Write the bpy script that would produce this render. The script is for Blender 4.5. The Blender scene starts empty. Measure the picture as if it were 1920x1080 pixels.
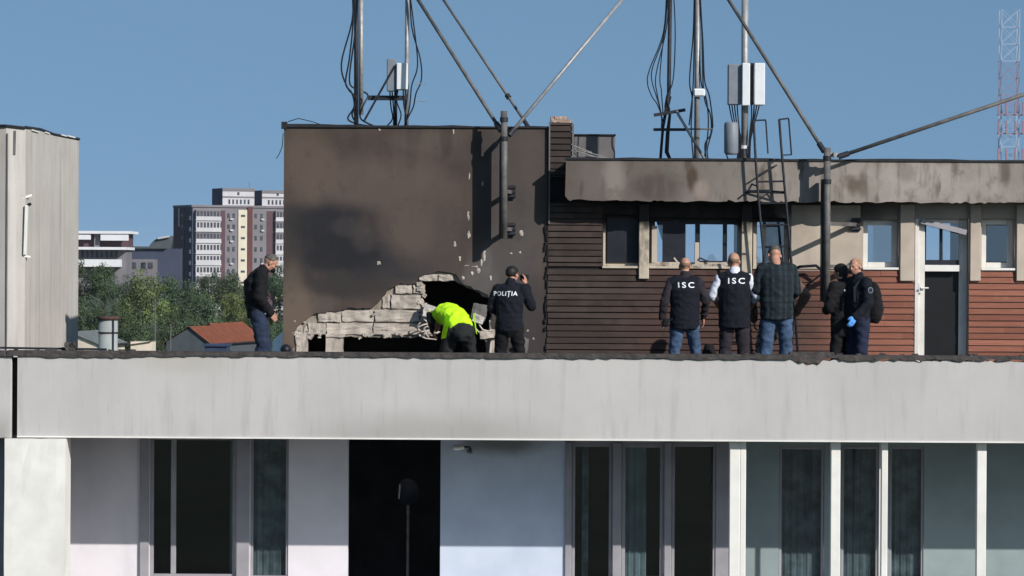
import bpy, bmesh, math, random
from mathutils import Vector, Matrix, noise as mnoise
from mathutils.bvhtree import BVHTree
R = math.radians
random.seed(7)
S = bpy.context.scene
COL = S.collection

# ------------------------------------------------------------ camera, light
FPX = 6210.0                      # focal length in pixels of the 1920 wide photo
CAMY = -45.0
ZC = 1.55
cam_d = bpy.data.cameras.new('camera')
cam = bpy.data.objects.new('camera', cam_d); COL.objects.link(cam)
cam_d.sensor_width = 36; cam_d.lens = 36 * FPX / 1920
cam_d.clip_start = 0.5; cam_d.clip_end = 9000
CR = Matrix.Rotation(R(90 - 0.369), 3, 'X') @ Matrix.Rotation(R(0.33), 3, 'Z')
cam.matrix_world = Matrix.Translation((0, CAMY, ZC)) @ CR.to_4x4()
S.camera = cam
SUNV = Vector((0.92, -1.0, 0.725)).normalized()
sun_el = math.asin(SUNV.z)
w = bpy.data.worlds.new('World'); S.world = w; w.use_nodes = True
nt = w.node_tree
sk = nt.nodes.new('ShaderNodeTexSky'); sk.sky_type = 'NISHITA'; sk.sun_disc = False
sk.sun_elevation = sun_el
sk.sun_rotation = math.atan2(SUNV.x, SUNV.y)
sk.air_density = 1.0; sk.dust_density = 0.6; sk.ozone_density = 1.6; sk.altitude = 50
bg = nt.nodes['Background']; bg.inputs[1].default_value = 0.135
tcw = nt.nodes.new('ShaderNodeTexCoord'); ad = nt.nodes.new('ShaderNodeVectorMath'); ad.operation = 'ADD'; ad.inputs[1].default_value = (0, 0, 0.42)
nm = nt.nodes.new('ShaderNodeVectorMath'); nm.operation = 'NORMALIZE'
nt.links.new(tcw.outputs['Generated'], ad.inputs[0]); nt.links.new(ad.outputs[0], nm.inputs[0]); nt.links.new(nm.outputs[0], sk.inputs[0])
tn = nt.nodes.new('ShaderNodeMix'); tn.data_type = 'RGBA'; tn.blend_type = 'MULTIPLY'; tn.inputs[0].default_value = 1; tn.inputs[7].default_value = (0.95, 1.07, 1.0, 1)
nt.links.new(sk.outputs[0], tn.inputs[6]); nt.links.new(tn.outputs[2], bg.inputs[0])
sd = bpy.data.lights.new('sun', 'SUN'); sd.energy = 4.7; sd.angle = R(0.5); sd.color = (1.0, 0.955, 0.90)
so = bpy.data.objects.new('sun', sd); COL.objects.link(so)
so.rotation_euler = (-SUNV).to_track_quat('-Z', 'Y').to_euler(); so.location = (20, -30, 30)
S.view_settings.view_transform = 'Standard'; S.view_settings.look = 'None'
S.view_settings.gamma = 1; S.view_settings.exposure = 0.05
S.cycles.max_bounces = 6; S.cycles.transparent_max_bounces = 12
S.cycles.caustics_reflective = False; S.cycles.caustics_refractive = False

def P(px, py, Y):
    d = CR @ Vector(((px - 960) / FPX, -(py - 540) / FPX, -1))
    t = (Y - CAMY) / d.y
    return Vector((d.x * t, Y, ZC + d.z * t))
def X(px, Y=0, py=540): return P(px, py, Y).x
def Z(px, py, Y=0): return P(px, py, Y).z

# ------------------------------------------------------------ helpers
class MB:
    def __init__(s): s.bm = bmesh.new()
    def box(s, x0, x1, y0, y1, z0, z1):
        vs = [s.bm.verts.new(p) for p in ((x0,y0,z0),(x1,y0,z0),(x1,y1,z0),(x0,y1,z0),(x0,y0,z1),(x1,y0,z1),(x1,y1,z1),(x0,y1,z1))]
        for f in ((0,3,2,1),(4,5,6,7),(0,1,5,4),(1,2,6,5),(2,3,7,6),(3,0,4,7)): s.bm.faces.new([vs[i] for i in f])
        return s
    def obox(s, c, size, rot):
        m = MB().box(-size[0]/2, size[0]/2, -size[1]/2, size[1]/2, -size[2]/2, size[2]/2)
        M4 = Matrix.Translation(c) @ rot.to_4x4()
        m.bm.transform(M4); s.merge(m); return s
    def merge(s, o):
        me = bpy.data.meshes.new('tmp'); o.bm.to_mesh(me); o.bm.free(); s.bm.from_mesh(me); bpy.data.meshes.remove(me)
    def pbox(s, x0, x1, y0, y1, Y0, Y1, refY=None):
        """box from photo pixels measured on the plane Y0"""
        q = Y0 if refY is None else refY
        xm = (x0 + x1) / 2
        return s.box(X(x0, q), X(x1, q), Y0, Y1, Z(xm, y1, q), Z(xm, y0, q))
    def bar(s, a, b, wd, dp=None):
        a = Vector(a); b = Vector(b); d = b - a; L = d.length
        q = d.to_track_quat('Z', 'Y').to_matrix()
        return s.obox((a + b) / 2, (wd, dp or wd, L), q)
    def loft(s, rings, seg=12, cap=True):
        """rings: (centre, side axis, depth axis) – the axes carry the radii"""
        prev = None; first = None
        for c, ax, ay in rings:
            c = Vector(c); cur = []
            for k in range(seg):
                t = 2 * math.pi * k / seg
                cur.append(s.bm.verts.new(c + ax * math.cos(t) + ay * math.sin(t)))
            if prev:
                for k in range(seg):
                    s.bm.faces.new((prev[k], prev[(k+1) % seg], cur[(k+1) % seg], cur[k]))
            else: first = cur
            prev = cur
        if cap:
            s.bm.faces.new(list(reversed(first))); s.bm.faces.new(prev)
        return s
    def tube(s, pts, r, seg=8, cap=True):
        pts = [Vector(p) for p in pts]; n = len(pts)
        rr = r if isinstance(r, (list, tuple)) else [r] * n
        t0 = (pts[1] - pts[0]).normalized()
        u = t0.orthogonal().normalized(); rings = []
        for i in range(n):
            t = (pts[min(i+1, n-1)] - pts[max(i-1, 0)]).normalized()
            u = (u - t * u.dot(t)).normalized(); v = t.cross(u)
            rings.append((pts[i], u * rr[i], v * rr[i]))
        return s.loft(rings, seg, cap)
    def ell(s, c, rx, ry, rz, rot=None, seg=16):
        m = Matrix.Translation(c) @ (rot.to_4x4() if rot else Matrix.Identity(4)) @ Matrix.Diagonal((rx, ry, rz, 1))
        bmesh.ops.create_uvsphere(s.bm, u_segments=seg, v_segments=max(8, seg*2//3), radius=1, matrix=m); return s
    def poly(s, pts):
        s.bm.faces.new([s.bm.verts.new(p) for p in pts]); return s
    def build(s, name, mat, parent=None, smooth=False, bevel=0, org=None):
        me = bpy.data.meshes.new(name)
        bmesh.ops.recalc_face_normals(s.bm, faces=s.bm.faces[:])
        if org is not None: bmesh.ops.translate(s.bm, vec=-Vector(org), verts=s.bm.verts[:])
        s.bm.to_mesh(me); s.bm.free()
        return fin(name, me, mat, parent, smooth, bevel)

def islands(mb):
    bm = mb.bm; seen = set(); out = []
    for f0 in bm.faces:
        if f0 in seen: continue
        st = [f0]; seen.add(f0); grp = []
        while st:
            f = st.pop(); grp.append(f)
            for e in f.edges:
                for g_ in e.link_faces:
                    if g_ not in seen: seen.add(g_); st.append(g_)
        n = MB(); mp = {}
        for f in grp:
            vs = []
            for v in f.verts:
                if v not in mp: mp[v] = n.bm.verts.new(v.co)
                vs.append(mp[v])
            n.bm.faces.new(vs)
        out.append(n)
    bm.free(); return out
def each(mb, name, mat, parent=None, **k):
    return [n.build(name, mat, parent, **k) for n in islands(mb)]
def fin(name, me, mat, parent=None, smooth=False, bevel=0):
    o = bpy.data.objects.new(name, me); COL.objects.link(o)
    me.materials.clear(); me.materials.append(mat)
    if smooth:
        for p in me.polygons: p.use_smooth = True
    if parent: o.parent = parent
    if bevel:
        b = o.modifiers.new('b', 'BEVEL'); b.width = bevel; b.segments = 1; b.limit_method = 'ANGLE'
    return o
def thing(name, label, cat, loc=(0,0,0), rz=0, group=None):
    o = bpy.data.objects.new(name, None); COL.objects.link(o)
    o.empty_display_size = .2
    o.location = loc; o.rotation_euler = (0, 0, rz)
    return tag(o, label, cat, group)
def tag(o, label, cat, group=None, kind=None):
    o['label'] = label; o['category'] = cat
    if group: o['group'] = group
    if kind: o['kind'] = kind
    return o
def struct(o): o['kind'] = 'structure'; return o
def setorg(o, org):
    """move a single mesh's origin to org without moving it"""
    org = Vector(org); o.data.transform(Matrix.Translation(-org)); o.location = org; return o

def jag(pts, step=.05, amp=.015, seed=0, closed=True, keep=None):
    rnd = random.Random(seed); out = []
    n = len(pts)
    for i in range(n if closed else n - 1):
        a = Vector(pts[i]); b = Vector(pts[(i+1) % n]); L = (b - a).length
        k = max(1, int(L / step))
        for j in range(k):
            p = a.lerp(b, j / k)
            if not (keep and keep(i)) : p = p + Vector((rnd.uniform(-amp, amp), rnd.uniform(-amp, amp)))
            out.append((p.x, p.y))
    if not closed: out.append(tuple(pts[-1]))
    return out
def slab(name, outer, holes, y0, y1, mat, parent=None, bevel=0):
    cu = bpy.data.curves.new(name, 'CURVE'); cu.dimensions = '2D'; cu.fill_mode = 'BOTH'; cu.extrude = (y1 - y0) / 2
    for lst in [outer] + holes:
        sp = cu.splines.new('POLY'); sp.points.add(len(lst) - 1); sp.use_cyclic_u = True
        for i, p in enumerate(lst): sp.points[i].co = (p[0], p[1], 0, 1)
    tmp = bpy.data.objects.new('tmp', cu); COL.objects.link(tmp)
    dg = bpy.context.evaluated_depsgraph_get()
    me = bpy.data.meshes.new_from_object(tmp.evaluated_get(dg)); me.name = name
    bpy.data.objects.remove(tmp); bpy.data.curves.remove(cu)
    for v in me.vertices: v.co = (v.co.x, (y0 + y1) / 2 + v.co.z, v.co.y)
    bm = bmesh.new(); bm.from_mesh(me); bmesh.ops.remove_doubles(bm, verts=bm.verts[:], dist=1e-5)
    bmesh.ops.recalc_face_normals(bm, faces=bm.faces[:]); bm.to_mesh(me); bm.free()
    return fin(name, me, mat, parent, False, bevel)
def rect(x0, x1, z0, z1): return [(x0, z0), (x1, z0), (x1, z1), (x0, z1)]
def XZ(lst, Y=0): return [(P(a, b, Y).x, P(a, b, Y).z) for a, b in lst]
def rocky(mb, x0, x1, y0, y1, z0, z1, amp=.012, seed=0, rot=None, div=None):
    """box with a chipped uneven surface"""
    m = MB(); cx, cy, cz = (x0+x1)/2, (y0+y1)/2, (z0+z1)/2
    m.box(x0-cx, x1-cx, y0-cy, y1-cy, z0-cz, z1-cz)
    bmesh.ops.subdivide_edges(m.bm, edges=m.bm.edges[:], cuts=div or 4, use_grid_fill=True)
    for v in m.bm.verts:
        q = v.co * 14 + Vector((seed * 3.1, seed, 0))
        v.co += mnoise.noise_vector(q) * amp + mnoise.noise_vector(q * 3) * amp * .5
    if rot: m.bm.transform(rot.to_4x4())
    bmesh.ops.translate(m.bm, vec=(cx, cy, cz), verts=m.bm.verts[:])
    mb.merge(m)

# ------------------------------------------------------------ materials
def srgb(r, g, b):
    f = lambda c: (c/255/12.92) if c/255 <= .04045 else ((c/255+.055)/1.055)**2.4
    return (f(r), f(g), f(b))
class NG:
    def __init__(s, name):
        s.m = bpy.data.materials.new(name); s.m.use_nodes = True; s.t = s.m.node_tree
        s.b = s.t.nodes['Principled BSDF']; s.b.inputs['Specular IOR Level'].default_value = .3
        tc = s.t.nodes.new('ShaderNodeTexCoord'); s.obj = tc.outputs['Object']
    def n(s, typ, **k):
        o = s.t.nodes.new(typ)
        for a, v in k.items(): setattr(o, a, v)
        return o
    def L(s, a, b): s.t.links.new(a, b)
    def mapped(s, scale, loc=(0,0,0)):
        m = s.n('ShaderNodeMapping'); m.inputs['Scale'].default_value = scale; m.inputs['Location'].default_value = loc
        s.L(s.obj, m.inputs[0]); return m.outputs[0]
    def noise(s, scale, vec=None, detail=6, rough=.6):
        o = s.n('ShaderNodeTexNoise'); o.inputs['Scale'].default_value = scale; o.inputs['Detail'].default_value = detail
        o.inputs['Roughness'].default_value = rough; s.L(vec or s.obj, o.inputs['Vector']); return o.outputs['Fac']
    def ramp(s, fac, lo, hi, a=0., b=1.):
        o = s.n('ShaderNodeMapRange', interpolation_type='SMOOTHSTEP')
        for i, v in zip((1, 2, 3, 4), (lo, hi, a, b)): o.inputs[i].default_value = v
        s.L(fac, o.inputs[0]); return o.outputs[0]
    def math(s, op, a, b=None):
        o = s.n('ShaderNodeMath', operation=op)
        for i, v in ((0, a), (1, b)):
            if v is None: continue
            if isinstance(v, (int, float)): o.inputs[i].default_value = v
            else: s.L(v, o.inputs[i])
        return o.outputs[0]
    def mix(s, fac, a, b, mode='MIX'):
        o = s.n('ShaderNodeMix', data_type='RGBA', blend_type=mode)
        for i, v in ((0, fac), (6, a), (7, b)):
            if isinstance(v, (int, float)): o.inputs[i].default_value = v
            elif isinstance(v, tuple): o.inputs[i].default_value = (*v[:3], 1)
            else: s.L(v, o.inputs[i])
        return o.outputs[2]
    def blob(s, cx, cz, rx, rz, wob=.5, nsc=1.2, soft=.6):
        """a ragged smudge centred at x, z on a wall"""
        sep = s.n('ShaderNodeSeparateXYZ'); s.L(s.obj, sep.inputs[0])
        dx = s.math('DIVIDE', s.math('SUBTRACT', sep.outputs[0], cx), rx)
        dz = s.math('DIVIDE', s.math('SUBTRACT', sep.outputs[2], cz), rz)
        d = s.math('SQRT', s.math('ADD', s.math('MULTIPLY', dx, dx), s.math('MULTIPLY', dz, dz)))
        nn = s.math('MULTIPLY', s.math('SUBTRACT', s.noise(nsc, detail=8), .5), wob * 2)
        return s.ramp(s.math('ADD', d, nn), 1 + soft/2, 1 - soft/2)
    def bump(s, scale, strength, dist=.01, vec=None):
        b = s.n('ShaderNodeBump'); b.inputs['Strength'].default_value = strength; b.inputs['Distance'].default_value = dist
        s.L(s.noise(scale, vec, 8, .65), b.inputs['Height']); s.L(b.outputs[0], s.b.inputs['Normal'])
    def done(s, colr, rough=.85, metal=0):
        if isinstance(colr, tuple): s.b.inputs['Base Color'].default_value = (*colr, 1)
        else: s.L(colr, s.b.inputs['Base Color'])
        s.b.inputs['Roughness'].default_value = rough; s.b.inputs['Metallic'].default_value = metal
        return s.m
def simple(name, c, var=.25, scale=6, rough=.85, metal=0, bump=.2, bscale=60, bdist=.004, stain=None, sstr=.5):
    g = NG(name); f = g.noise(scale)
    lo = tuple(v * (1 - var) for v in c); hi = tuple(min(1, v * (1 + var)) for v in c)
    col = g.mix(g.ramp(f, .3, .7), lo, hi)
    if stain:
        col = g.mix(g.ramp(g.noise(scale * .4, g.mapped((1, 1, .35), (9, 3, 1))), .5, .75, 0, sstr), col, stain)
    if bump: g.bump(bscale, bump, bdist)
    return g.done(col, rough, metal)
def streaked(g, col, colr, sx, sz, lo, hi, amt, loc=(0,0,0)):
    return g.mix(g.ramp(g.noise(1, g.mapped((sx, sx, sz), loc), 4), lo, hi, 0, amt), col, colr)

M = {}
# front parapet band: pale render with faint vertical streaks, soot under the middle
g = NG('pale_render'); c = g.mix(g.ramp(g.noise(.9), .3, .7), (.435,.420,.412), (.49,.470,.458))
c = streaked(g, c, (.34,.325,.31), 7, .7, .5, .74, .5); c = streaked(g, c, (.50,.485,.475), 4, .4, .5, .7, .3, (5,0,2))
c = g.mix(g.math('MULTIPLY', g.blob(-1.0, -.62, 1.3, .28, .35, 2, 1.4), .38), c, (.16,.14,.12))
c = g.mix(g.math('MULTIPLY', g.blob(-4.2, .32, .5, .14, .35, 2, 1.4), .35), c, (.36,.33,.25))
c = g.mix(g.ramp(g.noise(26), .62, .72, 0, .5), c, (.30,.29,.28))
c = g.mix(g.ramp(g.noise(1, g.mapped((14, 14, 1.1), (2,7,4)), 5), .6, .72, 0, .35), c, (.30,.28,.26))
g.bump(70, .25, .004); M['band'] = g.done(c, .9)
# stair tower plaster: brown-grey render with soot clouds
g = NG('sooty_plaster'); c = g.mix(g.ramp(g.noise(1.3), .3, .7), (.052,.039,.034), (.082,.060,.050))
c = g.mix(g.ramp(g.noise(.8, g.mapped((1,1,1), (4,4,4))), .45, .75, 0, .6), c, (.055,.047,.046))
c = streaked(g, c, (.038,.030,.027), 4, .5, .52, .74, .5)
bx = lambda px: X(px); bz = lambda py: Z(760, py)
for (px, py, rx, rz, st, cc) in ((700, 470, 40, 50, .8, (.016,.016,.021)), (640, 400, 60, 24, .7, (.016,.016,.019)), (600, 450, 70, 60, .6, (.018,.018,.021)), (620, 430, 66, 40, .97, (.013,.014,.018)), (672, 478, 80, 34, .95, (.013,.0135,.018)), (578, 415, 60, 36, .75, (.018,.018,.021)), (615, 480, 46, 30, .8, (.015,.0155,.019)),
        (650, 535, 90, 26, .75, (.026,.024,.025)), (750, 503, 62, 26, .85, (.026,.025,.028)), (545, 460, 18, 80, .5, (.03,.027,.026)), (560, 520, 26, 22, .5, (.028,.026,.026)),
        (650, 425, 26, 18, .22, (.09,.075,.068)), (682, 448, 22, 26, .28, (.09,.072,.064)), (800, 490, 55, 22, .4, (.04,.037,.038)),
        (835, 262, 12, 30, .7, (.022,.017,.014)), (772, 252, 16, 18, .5, (.03,.025,.022)), (600, 262, 34, 24, .5, (.03,.026,.024)), (660, 300, 30, 40, .35, (.035,.03,.028)), (905, 270, 20, 30, .4, (.025,.022,.02)),
        (965, 330, 60, 120, .5, (.062,.060,.060)), (985, 610, 70, 80, .65, (.036,.034,.036)), (960, 470, 60, 60, .45, (.082,.078,.078)),
        (560, 600, 34, 60, .8, (.135,.10,.076)), (600, 570, 34, 18, .5, (.10,.08,.066)), (700, 345, 120, 45, .6, (.105,.079,.066)), (760, 430, 50, 50, .5, (.10,.074,.062)), (580, 310, 44, 66, .75, (.105,.076,.060)), (548, 560, 22, 60, .6, (.12,.09,.07)), (805, 420, 60, 90, .35, (.085,.066,.057)), (1000,300,26,60,.5,(.085,.064,.054)), (800, 262, 60, 22, .35, (.10,.078,.066)),
        (900, 520, 32, 34, .6, (.105,.10,.098)), (912, 490, 10, 30, .5, (.11,.105,.10))):
    c = g.mix(g.math('MULTIPLY', g.blob(bx(px), bz(py), rx/138, rz/138, .6, 2.1, 1.0), st), c, cc)
c = g.mix(g.ramp(g.noise(9, detail=9), .6, .78, 0, .35), c, (.10,.075,.062))
c = g.mix(g.ramp(g.noise(4.5, g.mapped((1,1,.7),(8,2,1)), 9), .5, .75, 0, .45), c, (.035,.03,.029))
g.bump(45, .5, .006); M['tower'] = g.done(c, .92)
# fascia
g = NG('stained_concrete'); c = g.mix(g.ramp(g.noise(1.6), .3, .7), (.235,.205,.18), (.33,.29,.262))
sep = g.n('ShaderNodeSeparateXYZ'); g.L(g.obj, sep.inputs[0])
soot = g.ramp(g.math('ADD', sep.outputs[0], g.math('MULTIPLY', g.noise(1.1), 1.5)), 5.6, 1.6)
c = g.mix(g.math('MULTIPLY', soot, .9), c, (.088,.069,.060))
for (px, py, rx, rz, st, cc) in ((1150, 335, 22, 40, .7, (.24,.21,.19)), (1110, 340, 30, 40, .4, (.15,.13,.12)), (1230, 352, 45, 26, .6, (.045,.035,.030)), (1298, 335, 10, 22, .8, (.05,.03,.018)), (1316, 355, 14, 16, .8, (.26,.21,.18)), (1345, 340, 22, 30, .4, (.16,.14,.12)), (1400, 330, 50, 40, .4, (.2,.18,.16)), (1618, 345, 10, 24, .6, (.07,.05,.035)), (1600, 348, 10, 18, .6, (.08,.055,.035)), (1885, 322, 10, 24, .7, (.07,.05,.04)), (1700, 320, 16, 18, .4, (.09,.08,.07))):
    c = g.mix(g.math('MULTIPLY', g.blob(P(px, py, -.45).x, P(px, py, -.45).z, rx/138, rz/138, .5, 3, 1.0), st), c, cc)
c = streaked(g, c, (.065,.048,.036), 4.0, .9, .54, .70, .8); c = streaked(g, c, (.11,.10,.082), 7, 1.1, .52, .70, .6, (3,3,3))
c = g.mix(g.ramp(g.noise(3.2, g.mapped((1,1,1), (7,1,5))), .52, .70, 0, .6), c, (.10,.075,.058))
g.bump(40, .5, .006); M['fascia'] = g.done(c, .92)
# timber boards, burnt towards the left
PITCH = .0845
def board_mat(name):
    g = NG(name); sep = g.n('ShaderNodeSeparateXYZ'); g.L(g.obj, sep.inputs[0])
    row = g.math('FLOOR', g.math('DIVIDE', sep.outputs[2], PITCH))
    bl = g.math('FLOOR', g.math('ADD', g.math('DIVIDE', sep.outputs[0], 2.2), g.math('MULTIPLY', row, .37)))
    wn = g.n('ShaderNodeTexWhiteNoise', noise_dimensions='2D'); cb = g.n('ShaderNodeCombineXYZ')
    g.L(row, cb.inputs[0]); g.L(bl, cb.inputs[1]); g.L(cb.outputs[0], wn.inputs['Vector'])
    grain = g.noise(1, g.mapped((3, 3, 60)), 6)
    red = g.mix(wn.outputs[0], (.19,.070,.045), (.31,.125,.082))
    red = g.mix(g.ramp(grain, .35, .7, 0, .5), red, (.14,.045,.028))
    red = g.mix(g.ramp(g.noise(9), .6, .75, 0, .35), red, (.36,.2,.14))
    burnt = g.mix(wn.outputs[0], (.030,.021,.018), (.052,.037,.032))
    burnt = g.mix(g.ramp(g.noise(2.2), .45, .72, 0, .6), burnt, (.075,.058,.046))
    burnt = g.mix(g.ramp(grain, .4, .75, 0, .5), burnt, (.015,.011,.01))
    burnt = g.mix(g.math('MULTIPLY', g.ramp(g.math('ADD', sep.outputs[0], g.math('MULTIPLY', g.noise(1.2), 1.5)), 1.6, 3.4), .75), burnt, g.mix(wn.outputs[0], (.050,.026,.021), (.085,.040,.031)))
    burnt = g.mix(g.ramp(g.noise(3.5, None, 9), .5, .72, 0, .6), burnt, (.022,.015,.013))
    k = g.ramp(g.math('ADD', sep.outputs[0], g.math('MULTIPLY', g.noise(1.4), 1.6)), 4.3, 6.3)
    c = g.mix(k, burnt, red)
    g.bump(30, .5, .004, g.mapped((2, 2, 14))); return g.done(c, .8)
M['boards'] = board_mat('timber_boards')
M['panel'] = simple('cream_render', (.44,.375,.31), .12, 2, stain=(.2,.155,.12), sstr=.5)
g = NG('upper_wall_render'); c = g.mix(g.ramp(g.noise(1.5), .3, .7), (.34,.29,.25), (.42,.36,.31))
sep = g.n('ShaderNodeSeparateXYZ'); g.L(g.obj, sep.inputs[0])
c2 = g.mix(g.ramp(g.noise(3), .35, .7), (.010,.009,.009), (.030,.026,.024))
k = g.ramp(g.math('ADD', sep.outputs[0], g.math('MULTIPLY', g.noise(1.5), .7)), 4.25, 3.9)
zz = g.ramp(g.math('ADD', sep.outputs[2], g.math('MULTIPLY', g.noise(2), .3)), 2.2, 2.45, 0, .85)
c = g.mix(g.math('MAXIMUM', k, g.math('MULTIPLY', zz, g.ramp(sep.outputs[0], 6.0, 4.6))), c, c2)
g.bump(40, .4, .005); M['upper'] = g.done(c, .9)
M['masonry'] = simple('pale_blocks', (.41,.36,.31), .22, 5, bump=.7, bscale=50, bdist=.01, stain=(.2,.16,.13), sstr=.7)
M['mortar'] = simple('mortar', (.27,.23,.19), .25, 8, bump=.8, bscale=40, bdist=.012)
M['whiteplast'] = simple('white_plaster_chunk', (.5,.46,.42), .15, 9, bump=.6)
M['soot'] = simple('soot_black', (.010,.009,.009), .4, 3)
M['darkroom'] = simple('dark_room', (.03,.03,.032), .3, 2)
M['membrane'] = simple('bitumen_membrane', (.055,.048,.046), .35, 9, rough=.7, bump=.8, bscale=20, bdist=.02)
M['flash'] = simple('dark_flashing', (.018,.018,.02), .3, 9, rough=.5)
M['deck'] = simple('roof_deck', (.13,.12,.115), .2, 4)
M['lowwall'] = simple('shaded_white_wall', (.66,.63,.66), .06, 1.5, stain=(.42,.42,.45), sstr=.6)
g = NG('lamp_wall'); c = g.mix(g.ramp(g.noise(1.5), .3, .7), (.46,.52,.62), (.54,.60,.70))
c = g.mix(g.math('MULTIPLY', g.blob(-.1, -.78, .5, .16, .3, 3, 1.3), .75), c, (.13,.11,.08)); M['lampwall'] = g.done(c, .85)
M['white'] = simple('white_paint', (.72,.70,.66), .06, 3, rough=.6, stain=(.5,.46,.4), sstr=.4)
M['frame'] = simple('white_pvc', (.62,.60,.56), .08, 3, rough=.45, stain=(.35,.3,.24), sstr=.4)
M['soot_shade_frame'] = simple('smoked_shaded_pvc', (.5,.43,.34), .25, 4, rough=.6, stain=(.12,.09,.07), sstr=.7)
g = NG('smoked_shaded_pvc'); c = g.mix(g.ramp(g.noise(4), .3, .7), (.42,.36,.28), (.52,.45,.36)); c = g.mix(g.ramp(g.noise(5, g.mapped((1,1,.6),(3,3,3))), .5, .68, 0, .75), c, (.12,.09,.07))
sep = g.n('ShaderNodeSeparateXYZ'); g.L(g.obj, sep.inputs[0]); c = g.mix(g.ramp(g.math('ADD', sep.outputs[2], g.math('MULTIPLY', g.noise(3), .3)), 2.16, 2.32), c, (.018,.016,.016)); g.bump(40, .3, .004); M['soot_shade_frame'] = g.done(c, .7)  # frame tops painted near black for the fascia's shade, besides the smoke stains
M['blackframe'] = simple('burnt_shadow_frame', (.012,.014,.022), .3, 5, rough=.5)
M['lowframe'] = simple('grey_frame', (.28,.27,.29), .1, 3, rough=.5)
M['lowfill'] = simple('teal_panel', (.23,.28,.28), .12, 1.2, rough=.6)
M['tower_l'] = None
g = NG('pale_tower_render'); c = g.mix(g.ramp(g.noise(1.2), .3, .7), (.40,.375,.345), (.47,.44,.405))
c = streaked(g, c, (.30,.27,.245), 6, .35, .48, .7, .7); c = streaked(g, c, (.52,.5,.48), 5, .3, .52, .7, .5, (5,5,2))
c = g.mix(g.ramp(g.noise(20), .66, .72, 0, .7), c, (.16,.14,.12)); g.bump(50, .4, .005); M['tower_l'] = g.done(c, .9)
M['steel'] = simple('galvanised_steel', (.30,.30,.30), .2, 12, rough=.5, metal=.3, bump=.1)
M['grimy_steel'] = simple('grimy_steel', (.11,.105,.10), .3, 8, rough=.55, bump=.2, stain=(.05,.03,.02))
M['dksteel'] = simple('dark_steel', (.018,.02,.026), .3, 10, rough=.6, bump=.1)
M['cable'] = simple('black_cable', (.010,.012,.018), .2, 10, rough=.5, bump=0)
M['greybox'] = simple('grey_enclosure', (.18,.2,.23), .1, 5, rough=.5, bump=0)
M['whitebox'] = simple('white_radome', (.66,.68,.70), .05, 5, rough=.4, bump=0)
M['brick'] = simple('broken_brick', (.36,.25,.20), .3, 14, bump=.8, bscale=30, bdist=.015, stain=(.6,.5,.42), sstr=.6)
M['greywall'] = simple('grey_render', (.13,.12,.12), .15, 3)
M['zinc'] = simple('torn_zinc_sheet', (.3,.3,.29), .3, 8, rough=.5, metal=.4)
M['rust'] = simple('rusty_metal', (.075,.04,.03), .3, 8, rough=.8)
M['curtain'] = simple('net_curtain', (.42,.50,.49), .25, 2, bump=0)
M['curtain_dk'] = simple('dark_curtain', (.30,.35,.36), .45, 4, bump=0)
M['wire'] = simple('pale_wire', (.55,.48,.42), .15, 10, rough=.5, bump=0)
def glass(name, tint, refl):
    m = bpy.data.materials.new(name); m.use_nodes = True; t = m.node_tree; t.nodes.clear()
    o = t.nodes.new('ShaderNodeOutputMaterial'); tr = t.nodes.new('ShaderNodeBsdfTransparent'); gl = t.nodes.new('ShaderNodeBsdfGlossy')
    tr.inputs[0].default_value = (*tint, 1); gl.inputs['Roughness'].default_value = .02
    mx = t.nodes.new('ShaderNodeMixShader'); mx.inputs[0].default_value = refl
    t.links.new(tr.outputs[0], mx.inputs[1]); t.links.new(gl.outputs[0], mx.inputs[2]); t.links.new(mx.outputs[0], o.inputs[0]); return m
M['glass'] = glass('window_glass', (.92,.95,.97), .12)
M['glass_d'] = glass('dark_window_glass', (.66,.70,.72), .06)
M['glass_r'] = glass('reflective_glass', (.55,.6,.65), .35)

# ------------------------------------------------------------ ground
gb = bmesh.new(); N = 60; SZ = 3500
def gh(x, y):
    t = min(1, max(0, (y - 90) / 160)); t = t*t*(3-2*t)
    return -26 + 13.5 * t + mnoise.noise(Vector((x*.01, y*.01, 0))) * 1.2 * t
xs = [-SZ + 2*SZ*i/N for i in range(N+1)]; xs += [i*20-300 for i in range(31)]; xs = sorted(set(xs))
ys = [-1500, -700, -300, -100, 0] + [i*20 + 60 for i in range(40)] + [900, 1100, 1500, 2200, 3500, 6000, 8000]
gv = [[gb.verts.new((x, y, gh(x, y))) for x in xs] for y in ys]
for j in range(len(ys)-1):
    for i in range(len(xs)-1): gb.faces.new((gv[j][i], gv[j][i+1], gv[j+1][i+1], gv[j+1][i]))
gm = MB(); gm.bm.free(); gm.bm = gb
M['ground'] = simple('grassy_ground', (.05,.065,.03), .4, .08, bump=0, stain=(.09,.08,.06))
struct(gm.build('ground', M['ground'], smooth=True))

# ------------------------------------------------------------ the damaged building
ZD = 0.0                               # roof deck
YF = -3.0                              # face of the parapet band
ZPT = Z(960, 664, YF)                  # parapet top
ZPB = Z(960, 822, YF)                  # band bottom
ZTT = Z(780, 236, 0)                   # stair tower top
YO = -.45                              # fascia face
ZFT = Z(1480, 300, YO); ZFB = Z(1480, 378, YO)
XR = 10.5
bld = thing('apartment_block', 'fire damaged block with pale parapet, sooty blown open tower and timber clad rooftop rooms', 'building')
struct_parts = []
xj = X(32, YF)
# parapet band with a ragged top edge
top = [(xj + .01, ZPB), (XR, ZPB), (XR, ZPT - .05)]
rnd = random.Random(3); x = XR
while x > xj + .12:
    px = 960 + x * 148
    a = .035 if px > 1480 else .010
    dip = -.05 if 1490 < px < 1545 else 0
    top.append((x, ZPT - .045 + dip + rnd.uniform(-a, a*.5))); x -= rnd.uniform(.03, .09)
top.append((xj + .01, ZPT - .06))
slab('parapet_band', top, [], YF, YF + .16, M['band'], bld)
MB().box(xj + .01, XR, YF - .012, YF + .15, ZPB - .022, ZPB - .001).build('drip_edge', M['white'], bld)
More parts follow.
